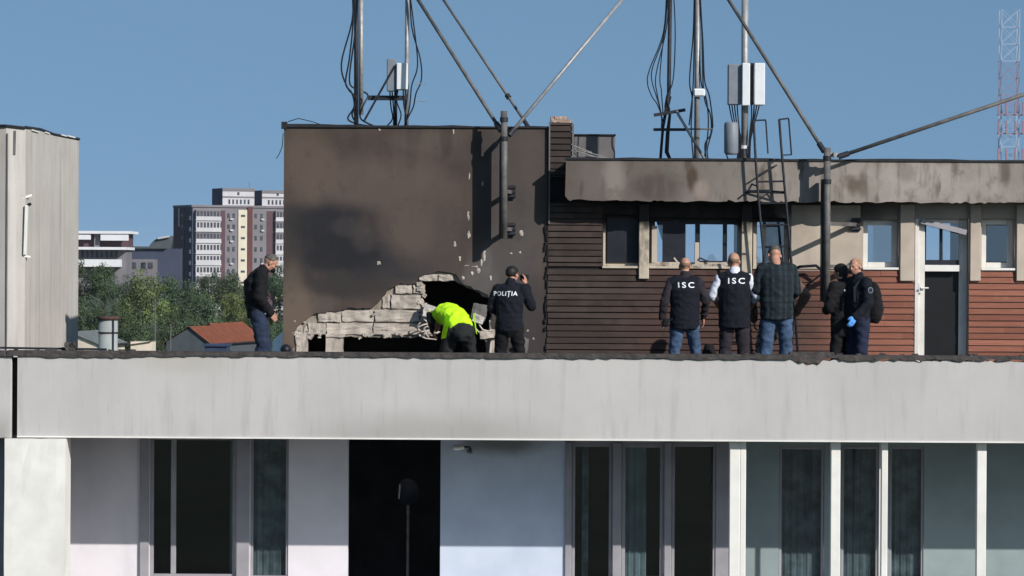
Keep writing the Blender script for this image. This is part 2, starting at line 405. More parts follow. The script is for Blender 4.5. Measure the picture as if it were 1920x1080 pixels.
# bitumen coping, its lower lip torn
lip = [(xj - .12, ZPT)]
x = xj - .12
while x < XR:
    px = 960 + x * 148
    a = .012 if px < 1480 else .022
    base = .048 if px > 250 else .068
    if 1492 < px < 1545: base = .085
    lip.append((x, ZPT - base + rnd.uniform(-a, a))); x += rnd.uniform(.04, .12)
lip += [(XR, ZPT - .06), (XR, ZPT)]
slab('coping_lip', lip, [], YF - .03, YF - .004, M['membrane'], bld)
MB().box(xj - .12, XR, YF - .028, YF + .2, ZPT - .004, ZPT + .012).build('coping', M['membrane'], bld)
m = MB()
for i in range(46):
    px = random.choice([random.uniform(1480, 1560), random.uniform(1480,1920), random.uniform(60, 250), random.uniform(900,1920)]); c = P(px, 660, YF + .05)
    s_ = random.uniform(.01, .035) * (1.15 if 1480 < px < 1560 else .8)
    rocky(m, c.x - s_*1.6, c.x + s_*1.6, YF, YF + .1, ZPT + .008, ZPT + .008 + s_, .012, i)
each(m, 'coping_debris', M['membrane'], bld)
# deck, slab under it
MB().box(xj - .3, XR, YF + .17, 6.2, -.25, ZD).build('roof_deck', M['deck'], bld)
MB().box(xj + .02, XR, YF + .004, YF + .17, ZPB + .15, -.26).build('edge_beam', M['lowframe'], bld)
# ---- stair tower front: plaster skin, masonry behind, interior
XL, XT = X(531), X(1026)
outer = XZ([(545,716),(553,650),(549,628),(558,612),(575,598),(592,587),(630,583),(655,577),(700,578),(712,565),(730,542),(745,533),(780,531),(783,520),(800,513),(830,509),(857,514),(863,528),(890,541),(914,554),(922,575),(921,600),(926,716)])
outer[0] = (outer[0][0], ZD); outer[-1] = (outer[-1][0], ZD)
oj = jag(outer, .045, .014, 4, closed=False)
slab('tower_plaster', [(XL, ZD)] + oj + [(XT, ZD), (XT, ZTT), (XL, ZTT)], [], 0, .055, M['tower'], bld)
op1 = XZ([(643,720),(643,631),(770,633),(802,629),(800,600),(793,585),(791,552),(796,535),(790,527),(852,527),(880,541),(917,560),(920,590),(910,640),(913,720)])
op1[0] = (op1[0][0], ZD); op1[-1] = (op1[-1][0], ZD)
op2 = XZ([(577,720),(577,628),(610,628),(610,720)]); op2[0] = (op2[0][0], ZD); op2[-1] = (op2[-1][0], ZD)
slab('tower_wall', [(XL+.03, ZD)] + op2 + jag(op1, .05, .012, 9, closed=False) + [(XT-.03, ZD), (XT-.03, ZTT-.02), (XL+.03, ZTT-.02)], [], .058, .26, M['mortar'], bld)
m = MB(); k = 0
for (y0, y1, xs_) in ((514,527,(786,821,850)), (534,551,(741,774,797)), (553,579,(716,733,789)), (581,604,(596,640,702,787)), (606,628,(577,612,700,797))):
    for a, b in zip(xs_, xs_[1:]):
        k += 1; d = .012 + .012 * (k % 3)
        rocky(m, X(a) + .008, X(b) - .008, -.0 + d, .09, Z((a+b)/2, y1) + .006, Z((a+b)/2, y0) - .004, .016, k, div=6)
rocky(m, X(611), X(642), .0, .12, ZD, Z(626, 630), .014, 40)
rocky(m, X(555), X(576), .01, .10, ZD, Z(566, 612), .03, 41); rocky(m, X(918), X(925), .02, .12, ZD, Z(921, 600), .03, 42)
rocky(m, X(790), X(803), .0, .12, Z(797, 626), Z(797, 582), .03, 43); rocky(m, X(612), X(646), -.02, .09, Z(628,632), Z(628,626), .015, 44)
each(m, 'masonry_block', M['masonry'], bld)
m = MB(); rd = random.Random(31)
for i in range(46):
    t = rd.random()
    if i < 22: px, py = 790 + rd.uniform(-5, 9), rd.uniform(530, 625)
    elif i < 34: px, py = rd.uniform(550, 800), 629 + rd.uniform(-3, 5)
    elif i < 46: px, py = 548 + rd.uniform(0, 30), rd.uniform(600, 660)
    else: px, py = 860 + t*58, 530 + t*34 + rd.uniform(-4, 5)
    c = P(px, py, .04); s_ = rd.uniform(.012, .038)
    rocky(m, c.x-s_, c.x+s_, .0, .09, c.z-s_*.7, c.z+s_*.7, .014, i, Matrix.Rotation(rd.uniform(-.6,.6), 3, 'Y'), div=3)
each(m, 'crumbled_piece', M['masonry'], bld)
# chips knocked out of the plaster
m = MB()
chips = [(710,493,5,5),(878,405,3,10),(879,440,4,9),(853,458,4,6),(862,485,3,6),(975,474,3,3),(977,437,6,7),(958,475,3,3),(920,521,3,6),(993,553,5,3),(897,507,5,6),(885,512,4,5),(908,480,4,14),(903,492,3,9),(868,520,3,6),(850,247,2,6),(712,243,4,3),(700,590,4,3),(1000,635,3,3),(880,330,2,8),(905,345,2,5),(990,620,3,3),(875,498,6,2),(890,500,9,2),(983,640,8,3)]
for i, (a, b, rx, rz) in enumerate(chips):
    c = P(a, b, 0); rd = random.Random(i); n = 9
    f = MB(); f.ell((0,0,0), rx/138*.75, .007, rz/138*.85, None, 12)
    for v in f.bm.verts: v.co += mnoise.noise_vector(v.co*45 + Vector((i,0,0)))*.012
    bmesh.ops.translate(f.bm, vec=(c.x, .0, c.z), verts=f.bm.verts[:]); m.merge(f)
each(m, 'plaster_chip', M['masonry'], bld, smooth=True)
# tower side, back, roof
MB().box(XL, XL+.055, .058, 4.5, ZD, ZTT-.002).build('tower_side', M['tower'], bld)
MB().box(XL+.06, XT-.002, 4.3, 4.5, ZD, ZTT-.002).build('tower_back', M['tower'], bld)
MB().box(XT-.12, XT, .262, 4.3, ZD, ZTT-.002).build('tower_inner_side', M['soot'], bld)
m = MB().box(XL+.06, XT-.13, .27, 4.28, ZTT-.25, ZTT-.06)
m.box(XL+.2, XT-.2, 1.6, 1.7, ZD+.004, ZTT-.3).box(XL+.2, XT-.2, .28, 4.2, 1.75, 1.85); each(m, 'tower_floor', M['soot'], bld)
m = MB(); x = XL - .02
segs = jag([(XL-.03, ZTT+.012), (XT+.01, ZTT+.002)], .25, .008, 5, closed=False)
slab('tower_coping', [(XL-.03, ZTT-.03)] + segs + [(XT+.01, ZTT-.02)], [], -.03, .25, M['flash'], bld)
MB().box(XL-.035, XL+.04, -.034, .1, ZTT-.05, ZTT+.045).build('coping_end', M['flash'], bld)
# boarded chimney above the junction
cx0, cx1 = X(1029), X(1072); zc_ = Z(1050, 230)
def boards(name, x0, x1, z0, z1, y, seed=0, rag=0):
    m = MB(); rd = random.Random(seed); n0 = int(math.floor(z0 / PITCH)); z = n0 * PITCH
    while z < z1:
        a, b = max(z + .010, z0), min(z + PITCH, z1)
        if b - a > .012:
            xx = x0 + (rd.uniform(-rag, rag*.3) if rag else 0); yy = y - rd.uniform(0, .008)
            seg = [xx]
            while seg[-1] < x1:
                seg.append(min(x1, seg[-1] + rd.uniform(1.4, 3.2)))
            for p, q in zip(seg, seg[1:]):
                if q - p < .03: continue
                t = rd.uniform(0, .006)
                p += .001; q -= .001
                vs = [(p, yy-.012-t, b-rd.uniform(0,.004)), (q, yy-.012-t, b-rd.uniform(0,.004)), (q, yy-.024-t, a+rd.uniform(0,.004)), (p, yy-.024-t, a+rd.uniform(0,.004)), (p, y+.02, b), (q, y+.02, b), (q, y+.02, a), (p, y+.02, a)]
                V = [m.bm.verts.new(v) for v in vs]
                for f in ((0,1,2,3),(4,7,6,5),(0,4,5,1),(3,2,6,7),(0,3,7,4),(1,5,6,2)): m.bm.faces.new([V[i] for i in f])
        z += PITCH
    return m.build(name, M['boards'], bld, bevel=.002)
MB().box(XT+.001, X(1066), .225, .6, ZD, Z(1050, 236)).build('chimney_backing', M['soot'], bld)
boards('chimney_cladding', cx0, cx1, Z(1050, 332), zc_, -.02, 1)
MB().box(cx0+.005, cx1-.02, .0, .22, ZFB, zc_-.01).build('chimney_core', M['soot'], bld)
m = MB().box(cx0-.012, cx0+.008, -.06, .03, Z(1030,420), zc_+.01).box(cx1-.008, cx1+.018, -.06, .03, Z(1070,300), zc_-.02); m.build('corner_strip', M['greywall'], bld)
m = MB()
for i in range(9):
    q = P(1038 + (i % 5)*7.5, 0, .1).x; zz = zc_ + (0 if i < 5 else .04)
    rocky(m, q-.03, q+.03, -.02, .2, zz, zz + random.uniform(.035, .05), .012, i+60)
each(m, 'broken_brick', M['brick'], bld)
# ---- rooftop rooms: boards and wall with openings
ZW = Z(1480, 505)       # top of the boards under the windows
x0b = X(1027)
wins = {   # px openings: x0 x1 y0 y1
 'w1': (1130,1197,402,501), 'w2': (1218,1392,408,501), 'w3': (1412,1480,408,501), 'w4': (1618,1684,412,501),
 'dr': (1714,1816,410,720), 'w5': (1840,1902,410,501)}
ow = {}
for k_, (a, b, c_, d_) in wins.items():
    mid = (a+b)/2
    ow[k_] = (X(a), X(b), Z(mid, d_) if k_ != 'dr' else ZD, Z(mid, c_))
zrow = Z(1480, 501)
for k_ in ow:
    if k_ != 'dr': ow[k_] = (ow[k_][0], ow[k_][1], zrow, ow[k_][3])
dx0, dx1, _, dzt = ow['dr']
outline = [(x0b, ZD), (dx0, ZD), (dx0, dzt), (dx1, dzt), (dx1, ZD), (XR, ZD), (XR, ZFB+.02), (x0b, ZFB+.02)]
slab('rooftop_wall', outline, [rect(*ow[k_]) for k_ in ('w1','w2','w3','w4','w5')], 0, .22, M['upper'], bld)
boards('wall_cladding', x0b, X(1129), zrow - .005, Z(1080, 380), -.0, 2, rag=.012)
boards('wall_cladding', x0b, dx0 - .0, ZD, zrow - .03, -.0, 3, rag=.02)
boards('wall_cladding', dx1 + .0, XR, ZD, zrow - .03, -.0, 4)
m = MB(); rd = random.Random(12)   # torn strip where tower and boards meet
for i in range(34):
    py = rd.uniform(425, 700); q = P(1024 + rd.uniform(-2, 3), py, -.03)
    rocky(m, q.x-.008, q.x+.008, -.03, .0, q.z-rd.uniform(.02,.09), q.z+.02, .008, i)
m.build('torn_edge_trim', M['soot'], bld)
# pilasters
m_list = [(1197,1216,424,523),(1389,1409,424,523),(1686,1713,424,527),(1817,1837,424,527),(1904,1926,424,527)]
for i, (a, b, c_, d_) in enumerate(m_list):
    mm = M['soot_shade_frame'] if i < 2 else M['panel']
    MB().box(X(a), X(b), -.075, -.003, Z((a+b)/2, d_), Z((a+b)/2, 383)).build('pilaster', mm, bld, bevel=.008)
MB().box(X(1483), X(1612), -.02, -.003, zrow - .02, Z(1550, 385)).build('render_panel', M['panel'], bld)
# windows
def window(key, mat, fw=.055, mull=(), trans=None, gl='glass', sill=True, Y=.13, panes=True, nm='window'):
    a, b, z0, z1 = ow[key]
    e = .003
    m = MB().box(a+e, a+fw, Y, Y+.07, z0+e, z1-e).box(b-fw, b-e, Y, Y+.07, z0+e, z1-e).box(a+fw+.001, b-fw-.001, Y+.002, Y+.068, z0+e, z0+fw).box(a+fw+.001, b-fw-.001, Y+.002, Y+.068, z1-fw, z1-e)
    for q in mull: m.box(X(q)-fw*.4, X(q)+fw*.4, Y+.004, Y+.066, z0+fw+.001, z1-fw-.001)
    w_ = m.build(nm, mat, bld, bevel=.004)
    if panes: MB().box(a+fw, b-fw, Y+.03, Y+.036, z0+fw, z1-fw).build('pane', M[gl], w_)
    if sill: MB().box(a-.01, b+.01, -.05, Y-.002, z0-.028, z0+.004).build('sill', M['soot_shade_frame'] if mat in (M['soot_shade_frame'],) else M['white'], w_, bevel=.004)
    return w_
w1 = window('w1', M['soot_shade_frame'], .05, panes=False)
a, b, z0, z1 = ow['w1']
MB().box(a+.06, b-.004, .105, .125, z0+.05, z1-.05).build('sash', M['blackframe'], w1)
w2 = window('w2', M['soot_shade_frame'], .06, mull=(), panes=False)
a, b, z0, z1 = ow['w2']
m = MB()
for (p, q) in ((1243,1286),(1304,1313),(1356,1364),(1386,1391)): m.box(X(p), X(q), .145, .19, z0+.065, z1-.01)
m.box(X(1232), X(1386), .15, .185, z1-.09, z1-.06); m.bar((X(1312), .02, z0+.12), (X(1330), .04, z0+.065), .02); m.box(X(1313),X(1356),.15,.18,z0+.06,z0+.08)
each(m, 'burnt_shadow_sash', M['blackframe'], w2)
MB().box(X(1303), X(1311), .05, .125, z0+.02, z0+.33).build('broken_mullion', M['panel'], w2)
m = MB().box(X(1222), X(1232), .06, .10, z0+.05, z0+.55); m.bar((X(1263), -.02, z0+.12), (X(1274), 0, z0+.02), .02); each(m, 'loose_trim', M['panel'], w2)
m = MB(); rd = random.Random(5)
for i in range(14):
    p = rd.uniform(1225, 1388); s_ = rd.uniform(.01, .035); rocky(m, X(p)-s_*2, X(p)+s_*2, -.04, .02, z0+.006, z0+.006+s_, .012, i)
each(m, 'sill_debris', M['masonry'], w2)
MB().box(X(1232), X(1386), .165, .17, z0+.07, z1-.1).build('pane', M['glass'], w2)
w3 = window('w3', M['soot_shade_frame'], .06, mull=(1434,), panes=True)
MB().box(X(1436), X(1474), .17, .195, ow['w3'][2]+.065, ow['w3'][3]-.065).build('burnt_shadow_sash', M['blackframe'], w3)  # dark sheet over the right part stands in for the pole's shadow
w4 = window('w4', M['frame'], .075, mull=(), gl='glass_r')
a, b, z0, z1 = ow['w4']
MB().box(X(1640), X(1680), .24, .25, z0, z1).build('curtain', M['curtain'], w4)
w5 = window('w5', M['frame'], .08, panes=False); a, b, z0, z1 = ow['w5']
MB().box(X(1852), X(1893), .15, .156, z0+.09, z1-.09).build('pane', M['glass'], w5)
# door
dr = MB()
a, b = dx0, dx1; zt = dzt; zcb0 = Z(1765, 509); zcb1 = Z(1765, 497)
fx0, fx1 = X(1722), X(1800)
dr.box(a+.003, X(1722), -.035, .15, ZD+.002, zt-.003).box(X(1722)+.001, X(1734), .02, .10, ZD+.002, zt-.003).box(X(1800), b-.003, .13, .21, ZD+.002, zt-.003).box(X(1734)+.001, X(1800)-.001, .10, .15, zt-.06, zt-.003)
door = dr.build('door', M['frame'], bld, bevel=.005)
MB().box(X(1734)+.002, X(1799), .03, .095, zcb0, zcb1).build('crossbar', M['white'], door, bevel=.004)
m = MB().box(X(1763), X(1768), .11, .14, zcb1+.002, zt-.06).box(X(1735), X(1799), .112, .138, zcb1+.002, zcb1+.07).box(X(1735), X(1738), .112, .138, zcb1+.072, zt-.06)
each(m, 'burnt_shadow_sash', M['blackframe'], door)
MB().box(X(1738), X(1799), .12, .125, zcb1+.07, zt-.06).build('pane', M['glass'], door)
MB().bar(P(1727, 414, -.06), P(1812, 436, -.05), .05, .07).build('hanging_head_trim', M['lowframe'], door)
M['leaf'] = simple('dark_door_panel', (.004,.0045,.006), .3, 3, rough=.5)
MB().box(X(1734)+.003, X(1800)-.003, .15, .17, ZD+.01, zcb0-.004).build('door_panel', M['leaf'], door)
m = MB().tube([P(1727,540,-.055), P(1727,540,-.09), P(1741,540,-.09)], .011, 8); m.box(X(1724), X(1730), -.055, -.036, Z(1727,550), Z(1727,530)); m.build('handle', M['white'], door)
# fascia with a ragged lower arris
bot = []; x = X(1060, YO); xe = XR
zslope = lambda x_: -.0
while x < xe:
    px = 960 + x*139.4
    bot.append((x, ZFB + rnd.uniform(-.016, .010) + (.03 if rnd.random() < .07 else 0))); x += rnd.uniform(.02, .11)
fl = X(1060, YO)
slab('roof_fascia', [(fl, ZFT-.03), (fl-.01, ZFB+.06)] + [(p[0]+.03, p[1]) for p in bot] + [(XR+.2, ZFB), (XR+.2, ZFT), (fl+.03, ZFT)], [], YO, YO+.14, M['fascia'], bld)
MB().box(fl+.02, XR+.2, YO+.142, 6.2, ZFB+.12, ZFT-.02).build('roof_slab', M['greywall'], bld)
tl = jag([(fl-.01, ZFT+.018), (XR+.2, ZFT+.018)], .3, .008, 3, closed=False)
slab('roof_flashing', [(fl-.01, ZFT-.012)] + tl + [(XR+.2, ZFT-.012)], [], YO-.025, YO+.16, M['flash'], bld)
# rooms behind: floor is the deck; end walls, partitions and a back wall with openings
bw = []
for (p0, p1, q0, q1) in ((1228,1243,415,497),(1284,1395,412,499),(1412,1440,415,499),(1735,1802,415,498),(1620,1650,415,498)):
    bw.append(rect(P(p0,450,5).x, P(p1,450,5).x, P((p0+p1)/2,q1,5).z, P((p0+p1)/2,q0,5).z))
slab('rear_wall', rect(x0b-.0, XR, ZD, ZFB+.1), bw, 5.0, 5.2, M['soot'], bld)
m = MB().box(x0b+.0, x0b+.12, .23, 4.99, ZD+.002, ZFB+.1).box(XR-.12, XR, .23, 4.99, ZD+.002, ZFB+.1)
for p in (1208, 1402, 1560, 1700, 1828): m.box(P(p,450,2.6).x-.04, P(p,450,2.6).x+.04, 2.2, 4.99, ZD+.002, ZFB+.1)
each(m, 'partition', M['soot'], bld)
m = MB().bar(P(1790,470,4.9), P(1800,462,4.9), .05).bar(P(1765,420,4.98), P(1765,497,4.98), .04); m.build('rear_mullion', M['blackframe'], bld)
m = MB().bar((X(1150), .5, 1.2), (X(1340), 1.5, 1.62), .06).bar((X(1240), .8, 2.3), (X(1290), 2.0, 1.3), .07, .2); m.build('charred_beam', M['soot'], bld)
# ---- floor below the parapet
YL = -0.9
ZLT = -.26
holes = []; 
lw = [(283,445),(472,543),(655,827),(1075,1150),(1168,1247),(1262,1345),(1463,1548),(1580,1650),(1670,1735)]
zl_top = lambda px: Z(px, 818 if px < 900 else (832 if px < 1400 else 837), YL)
def lo(a, b): return (X(a, YL), X(b, YL), -2.62 if a not in (655,) else -3.1, zl_top((a+b)/2))
lowspans = [('lower_wall', M['lowwall'], 125, 1062, [l for l in lw if l[0] < 1000 and l[0] != 655]),
            ('lower_wall', M['lowframe'], 1062, 1402, [l for l in lw if 1000 < l[0] < 1400]),
            ('lower_wall', M['lowfill'], 1402, 1990, [l for l in lw if l[0] > 1400])]
zfl = -3.35
def lowslab(x0, x1, ops, mat): return slab('lower_wall', rect(X(x0, YL), X(x1, YL), zfl, ZLT-.002), [rect(*lo(*o)) for o in ops], YL, YL+.2, mat, bld)
lowslab(100, 655, lw[:2], M['lowwall']); lowslab(828, 1062, [], M['lampwall'])
MB().box(X(655,YL), X(828,YL), YL, YL+.2, zl_top(700), ZLT-.002).build('lower_wall', M['lowframe'], bld)
lowslab(1062.5, 1400, lw[3:6], M['lowframe']); lowslab(1400.5, 2100, lw[6:9], M['lowfill'])
def lwin(a, b, mulls=(), fw=.06, fm='lowframe', curt=None, gl='glass_d', mw=None):
    x0, x1, z0, z1 = lo(a, b); Y = YL + .02
    m = MB().box(x0+.002, x0+fw, Y, Y+.07, z0+.002, z1-.002).box(x1-fw, x1-.002, Y, Y+.07, z0+.002, z1-.002).box(x0+fw, x1-fw, Y+.002, Y+.068, z1-fw, z1-.002).box(x0+fw, x1-fw, Y+.002, Y+.068, z0+.002, z0+fw)
    for q in mulls: m.box(X(q,YL)-.035, X(q,YL)+.035, Y+.004, Y+.066, z0+fw, z1-fw)
    w_ = m.build('lower_window', M[fm], bld, bevel=.004)
    MB().box(x0+fw, x1-fw, Y+.03, Y+.036, z0+fw, z1-fw).build('pane', M[gl], w_)
    for (c0, c1, cm) in curt or []:
        m = MB(); n = max(4, int((c1-c0)/2)); V = []
        for i in range(n+1):
            xx = X(c0 + (c1-c0)*i/n, YL); yy = YL + .11 + .010*math.sin(i*.9) + .008*math.sin(i*2.1)
            V.append((m.bm.verts.new((xx, yy, -2.9)), m.bm.verts.new((xx, yy, z1+.05))))
        for p, q in zip(V, V[1:]): m.bm.faces.new((p[0], q[0], q[1], p[1]))
        m.build('curtain', M[cm], w_, smooth=True)
    return w_
lwin(283, 445, (327,), .05, curt=[(432,444,'curtain')]); lwin(472, 543, (), .035, curt=[(474,541,'curtain_dk')])
lwin(1075, 1150, (), .04, curt=[(1094,1106,'curtain_dk')]); lwin(1168, 1247, (), .05, curt=[(1172,1215,'curtain')]); lwin(1262, 1345, (), .04)
lwin(1463, 1548, (), .04, curt=[(1466,1545,'curtain_dk')]); lwin(1580, 1650, (), .035, curt=[(1583,1648,'curtain_dk')]); lwin(1670, 1735, (), .035, curt=[(1672,1732,'curtain_dk')])
# jambs standing proud of the lower wall
m = MB()
for (a, b) in ((265,282),(446,470)): m.box(X(a,YL), X(b,YL), YL-.05, YL-.002, zfl, zl_top(a)+.03)
for (a, b) in ((1062,1074),(1151,1167),(1248,1261)): m.box(X(a,YL), X(b,YL), YL-.04, YL-.002, zfl, zl_top(a)+.02)
each(m, 'jamb', M['lowframe'], bld, bevel=.006)
m = MB()
for (a, b, t) in ((1370,1390,834),(1390,1401,842),(1560,1578,842),(1655,1667,844),(1834,1852,848)):
    m.box(X(a,-2.86), X(b,-2.86), -2.86, -2.76, -3.3, ZPB+.004)
each(m, 'balcony_post', M['white'], bld, bevel=.008)
MB().box(X(1651,-2.5), X(1655,-2.5), -2.5, -2.45, -3.3, ZPB+.1).build('balcony_post', M['frame'], bld)
# balcony floor, dark rooms and the storeys below
MB().box(xj+.02, XR, YF+.02, 6, -3.6, -3.36).build('balcony_slab', M['lowwall'], bld)
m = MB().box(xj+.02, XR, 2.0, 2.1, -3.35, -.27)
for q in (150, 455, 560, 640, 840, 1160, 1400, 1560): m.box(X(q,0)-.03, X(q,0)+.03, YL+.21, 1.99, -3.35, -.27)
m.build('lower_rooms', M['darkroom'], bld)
m = MB()
for k_ in range(8):
    zt = -3.6 - k_*2.8
    m.box(xj+.02, XR, YF+.003, YF+.18, zt - .9, zt-.003); m.box(xj+.02, XR, YL, 6, zt-2.79, zt-.91)
m.build('storeys_below', M['band'], bld)

# ------------------------------------------------------------ neighbouring block on the left
nb = thing('neighbouring_block', 'pale grey block at the left edge with its own parapet and white partition', 'building', (X(12, YF), YF, 0))
no = nb.location.copy()
xl = -9.5
MB().box(xl, X(22, YF), YF+.02, YF+.2, Z(10, 822, YF), Z(10, 668, YF)).build('parapet', M['band'], nb, bevel=.01, org=no)
MB().box(xl, X(24, YF), YF-.02, YF+.3, Z(10, 668, YF)+.002, Z(10, 658, YF)).build('coping', M['membrane'], nb, org=no)
MB().box(xl, X(6, YF), YF+.5, YF+3, -26, Z(10, 822, YF)).build('lower_wall', M['lowframe'], nb, org=no)
m = MB(); rocky(m, X(10,-3.12), X(124,-3.12), -3.12, -2.6, -3.3, Z(66, 823, -3.12), .006, 3, div=6); each(m, 'partition', M['white'], nb, smooth=False, org=no)
MB().box(xl, X(24,YF), YF+.21, 6, -.25, 0.0).build('deck', M['deck'], nb, org=no)
MB().box(X(24, YF), X(31, YF), YF+.1, YF+.2, ZPB, ZPT-.08).build('joint_filler', M['soot'], nb, org=no)
# roof tower on the left
lt = thing('rooftop_tower', 'pale weathered concrete roof tower at the far left', 'tower', (X(100, 3), 2.5, 0))
lo_ = lt.location.copy()
A = P(12, 236, .88); B = P(48, 240, 1.0); C_ = P(148, 262, 4.6); D = Vector((C_.x - 2.5, 8.0, C_.z)); E = Vector((-11, 3, A.z)); A0 = Vector((-10.5, 1.6, A.z + .02))
foot = [A0, A, B, C_, D, Vector((-11.5, 8, 3.4))]
m = MB(); bt = [m.bm.verts.new((p.x, p.y, 0)) for p in foot]; tp = [m.bm.verts.new((p.x, p.y, p.z)) for p in foot]
for i in range(len(foot)):
    j = (i+1) % len(foot); m.bm.faces.new((bt[i], bt[j], tp[j], tp[i]))
m.bm.faces.new(tp); m.build('shaft', M['tower_l'], lt, org=lo_)
dv = (C_ - B); 
def on(px, py, off=0):      # a point on the oblique face
    t = (X(px, 0) - X(48, 0)) / (X(148, 0) - X(48, 0)); n_ = Vector((dv.y, -dv.x, 0)).normalized()
    b_ = B + dv * max(0, t) * 1.0; q = P(px, py, b_.y); return q + n_ * off
m = MB().tube([B + Vector((0,-.01,.01)), on(75, 244, .01)+Vector((0,0,.01)), on(100, 252, .01), C_ + Vector((0,0,.01))], .022, 6); m.tube([A0, A+Vector((0,-.02,0)), B+Vector((0,-.02,.0))], .02, 6)
m.build('edge_flashing', M['flash'], lt, org=lo_)
m = MB()
for (a, b) in ((58,70),(82,90),(112,122),(124,138)): m.bar(on(a, 244+(a-58)*.16, .02), on(b, 246+(b-58)*.15, .02), .018)
each(m, 'white_flake', M['white'], lt, org=lo_)
m = MB().bar(on(46, 385, .03), on(43, 478, .03), .10, .04).bar(on(35, 372, .05), on(52, 366, .05), .04, .03).bar(on(36,480,.05), on(50,482,.05), .03); m.build('white_duct', M['white'], lt, bevel=.005, org=lo_)
m = MB().tube([on(30, 474, .02), on(33, 500, .02), on(31, 535, .02)], [.014,.02,.008], 6); m.bar(on(32, 396, .035), on(52, 382, .035), .05, .03); m.build('slit_and_shadow', M['soot'], lt, org=lo_)  # dark slit, plus a slanted black bar painted in for the notch's shadow
m = MB().bar(P(14, 250, .87), P(12, 655, .87), .016).bar(P(28, 245, .93), P(27, 290, .93), .03); m.build('crack', M['greywall'], lt, org=lo_)
pp = MB().tube([P(0, 652, -2.7), P(60, 653, -2.7), P(130, 654, -2.7), P(200, 655, -2.7)], .014, 6)
pp.bar(P(30, 662, -2.7), P(30, 651, -2.7), .05).bar(P(120, 662, -2.7), P(120, 651, -2.7), .06)
tag(setorg(pp.build('roof_pipe', M['dksteel']), P(100, 655, -2.7)), 'thin dark pipe lying along the parapet at the far left', 'pipe')
m = MB(); rocky(m, X(124,-2.8), X(140,-2.8), -2.85, -2.75, Z(130,665,-2.8), Z(130,642,-2.8), .03, 77)
tag(setorg(m.build('membrane_scrap', M['membrane']), P(132,660,-2.8)), 'dark scrap of torn roofing felt at the foot of the left tower', 'debris')

# grey stair box behind the chimney, torn zinc
m = MB().box(X(1074,3), X(1152,3), 3.0, 4.2, ZFT, Z(1112, 254, 3)); sb_ = m.build('stair_housing', M['greywall'], bld, bevel=.01)
MB().box(X(1072,3), X(1153,3), 2.97, 4.23, Z(1112,254,3)+.001, Z(1112,251.5,3)).build('housing_cap', M['flash'], bld)
m = MB(); rd = random.Random(2)
for i, (a, b, c_, d_) in enumerate(((1073,272,1110,286),(1076,278,1140,296),(1080,283,1125,296),(1085,290,1150,298),(1072,285,1080,296))):
    m.bar(P(a, b, .3+i*.1), P(c_, d_, .3+i*.1), .05, .01)
tag(setorg(m.build('zinc_sheet', M['zinc']), P(1100, 296, .3)), 'torn grey zinc strips heaped on the roof beside the chimney', 'debris')

# ------------------------------------------------------------ poles, struts, ladder
def pole(label, px, ytop, ybot, Y, lean=0, anchors=(), ax=0, group=None):
    b = P(px, ybot, Y); t_ = P(px + lean, ytop, Y)
    o = thing('support_pole', label, 'pole', (b.x, b.y, b.z)); og = o.location.copy()
    MB().tube([b, t_], .046, 14).build('shaft', M['grimy_steel'], o, smooth=True, org=og)
    MB().box(b.x-.068, b.x-.028, Y+.02, Y+.24, b.z+.02, t_.z-.42).build('channel_section', M['dksteel'], o, org=og)
    for (ay) in anchors:
        w_ = P(ax, ay, 0); m = MB().bar((b.x, Y, w_.z), (w_.x, -.03, w_.z), .05); br = m.build('bracket', M['grimy_steel'], o, org=og)
        m = MB().box(w_.x-.05, w_.x+.06, -.05, -.03, w_.z-.09, w_.z+.09)
        for s_ in (-.06, 0, .06): m.box(w_.x-.065, w_.x+.07, -.075, -.05, w_.z+s_-.012, w_.z+s_+.012)
        m.build('anchor_plate', M['dksteel'], br, org=og)
    for q in (.15, .75):
        c = b.lerp(t_, .97 - q*.25); MB().tube([c-Vector((0,0,.03)), c+Vector((0,0,.03))], .056, 14).build('collar', M['dksteel'], o, org=og)
    return o
pole('grimy steel pole bracketed to the sooty tower wall', 945, 208, 447, -.40, 0, (360, 430), 958)
pole('tall grey steel pole standing in front of the roof fascia', 1550, 277, 568, -.75, 1, (421, 500), 1604)
def strut(label, a, b, r, mat='grimy_steel', extra=()):
    a = Vector(a); b = Vector(b); m = MB().tube([a, b], r, 10)
    o = thing('bracing_strut', label, 'strut', a); m.build('tube', M[mat], o, smooth=True, org=a)
    m = MB(); d = (b-a).normalized()
    m.tube([a-d*.02, a+d*.12], r*1.5, 10)
    for e in extra: c = a.lerp(b, e); m.tube([c-d*.03, c+d*.03], r*1.9, 8)
    m.build('end_clamp', M['dksteel'], o, org=a); return o
def ext(x0, y0, x1, y1, Y0, Y1, t=-40):   # carry the line on beyond the top of the frame
    k = (y0 - t)/(y0 - y1); xe_ = x0 + (x1-x0)*k; return P(x0, y0, Y0), P(xe_, t, Y0 + (Y1-Y0)*k)
strut('dark strut leaning up to the left from the tower wall pole', *ext(938, 243, 883, 156, -.38, .1), .026)
strut('dark strut behind, crossing the pale one above the tower roof', *ext(990, 237, 936, 156, .9, 1.2), .020, extra=(.2,))
strut('pale steel strut rising to the right from the tower wall pole', *ext(956, 252, 1036, 156, -.33, .1), .024, 'steel')
strut('dark strut rising to the left from the tall roof pole', *ext(1544, 282, 1466, 158, -.74, -.3), .026)
a = P(1575, 293, -.74); b = P(2010, 147, -.6)
strut('long grey strut running up to the right edge of the picture', a, b, .026, 'grimy_steel')
m = MB().tube([P(1552,289,-.72), P(1578,292,-.72)], .03, 8).box(X(1563,-.7)-.02, X(1563,-.7)+.02, -.8, -.7, Z(1563,296,-.7), Z(1563,286,-.7))
tag(setorg(m.build('turnbuckle', M['steel']), P(1565,292,-.72)), 'steel coupling between the tall roof pole and the long strut', 'coupling')
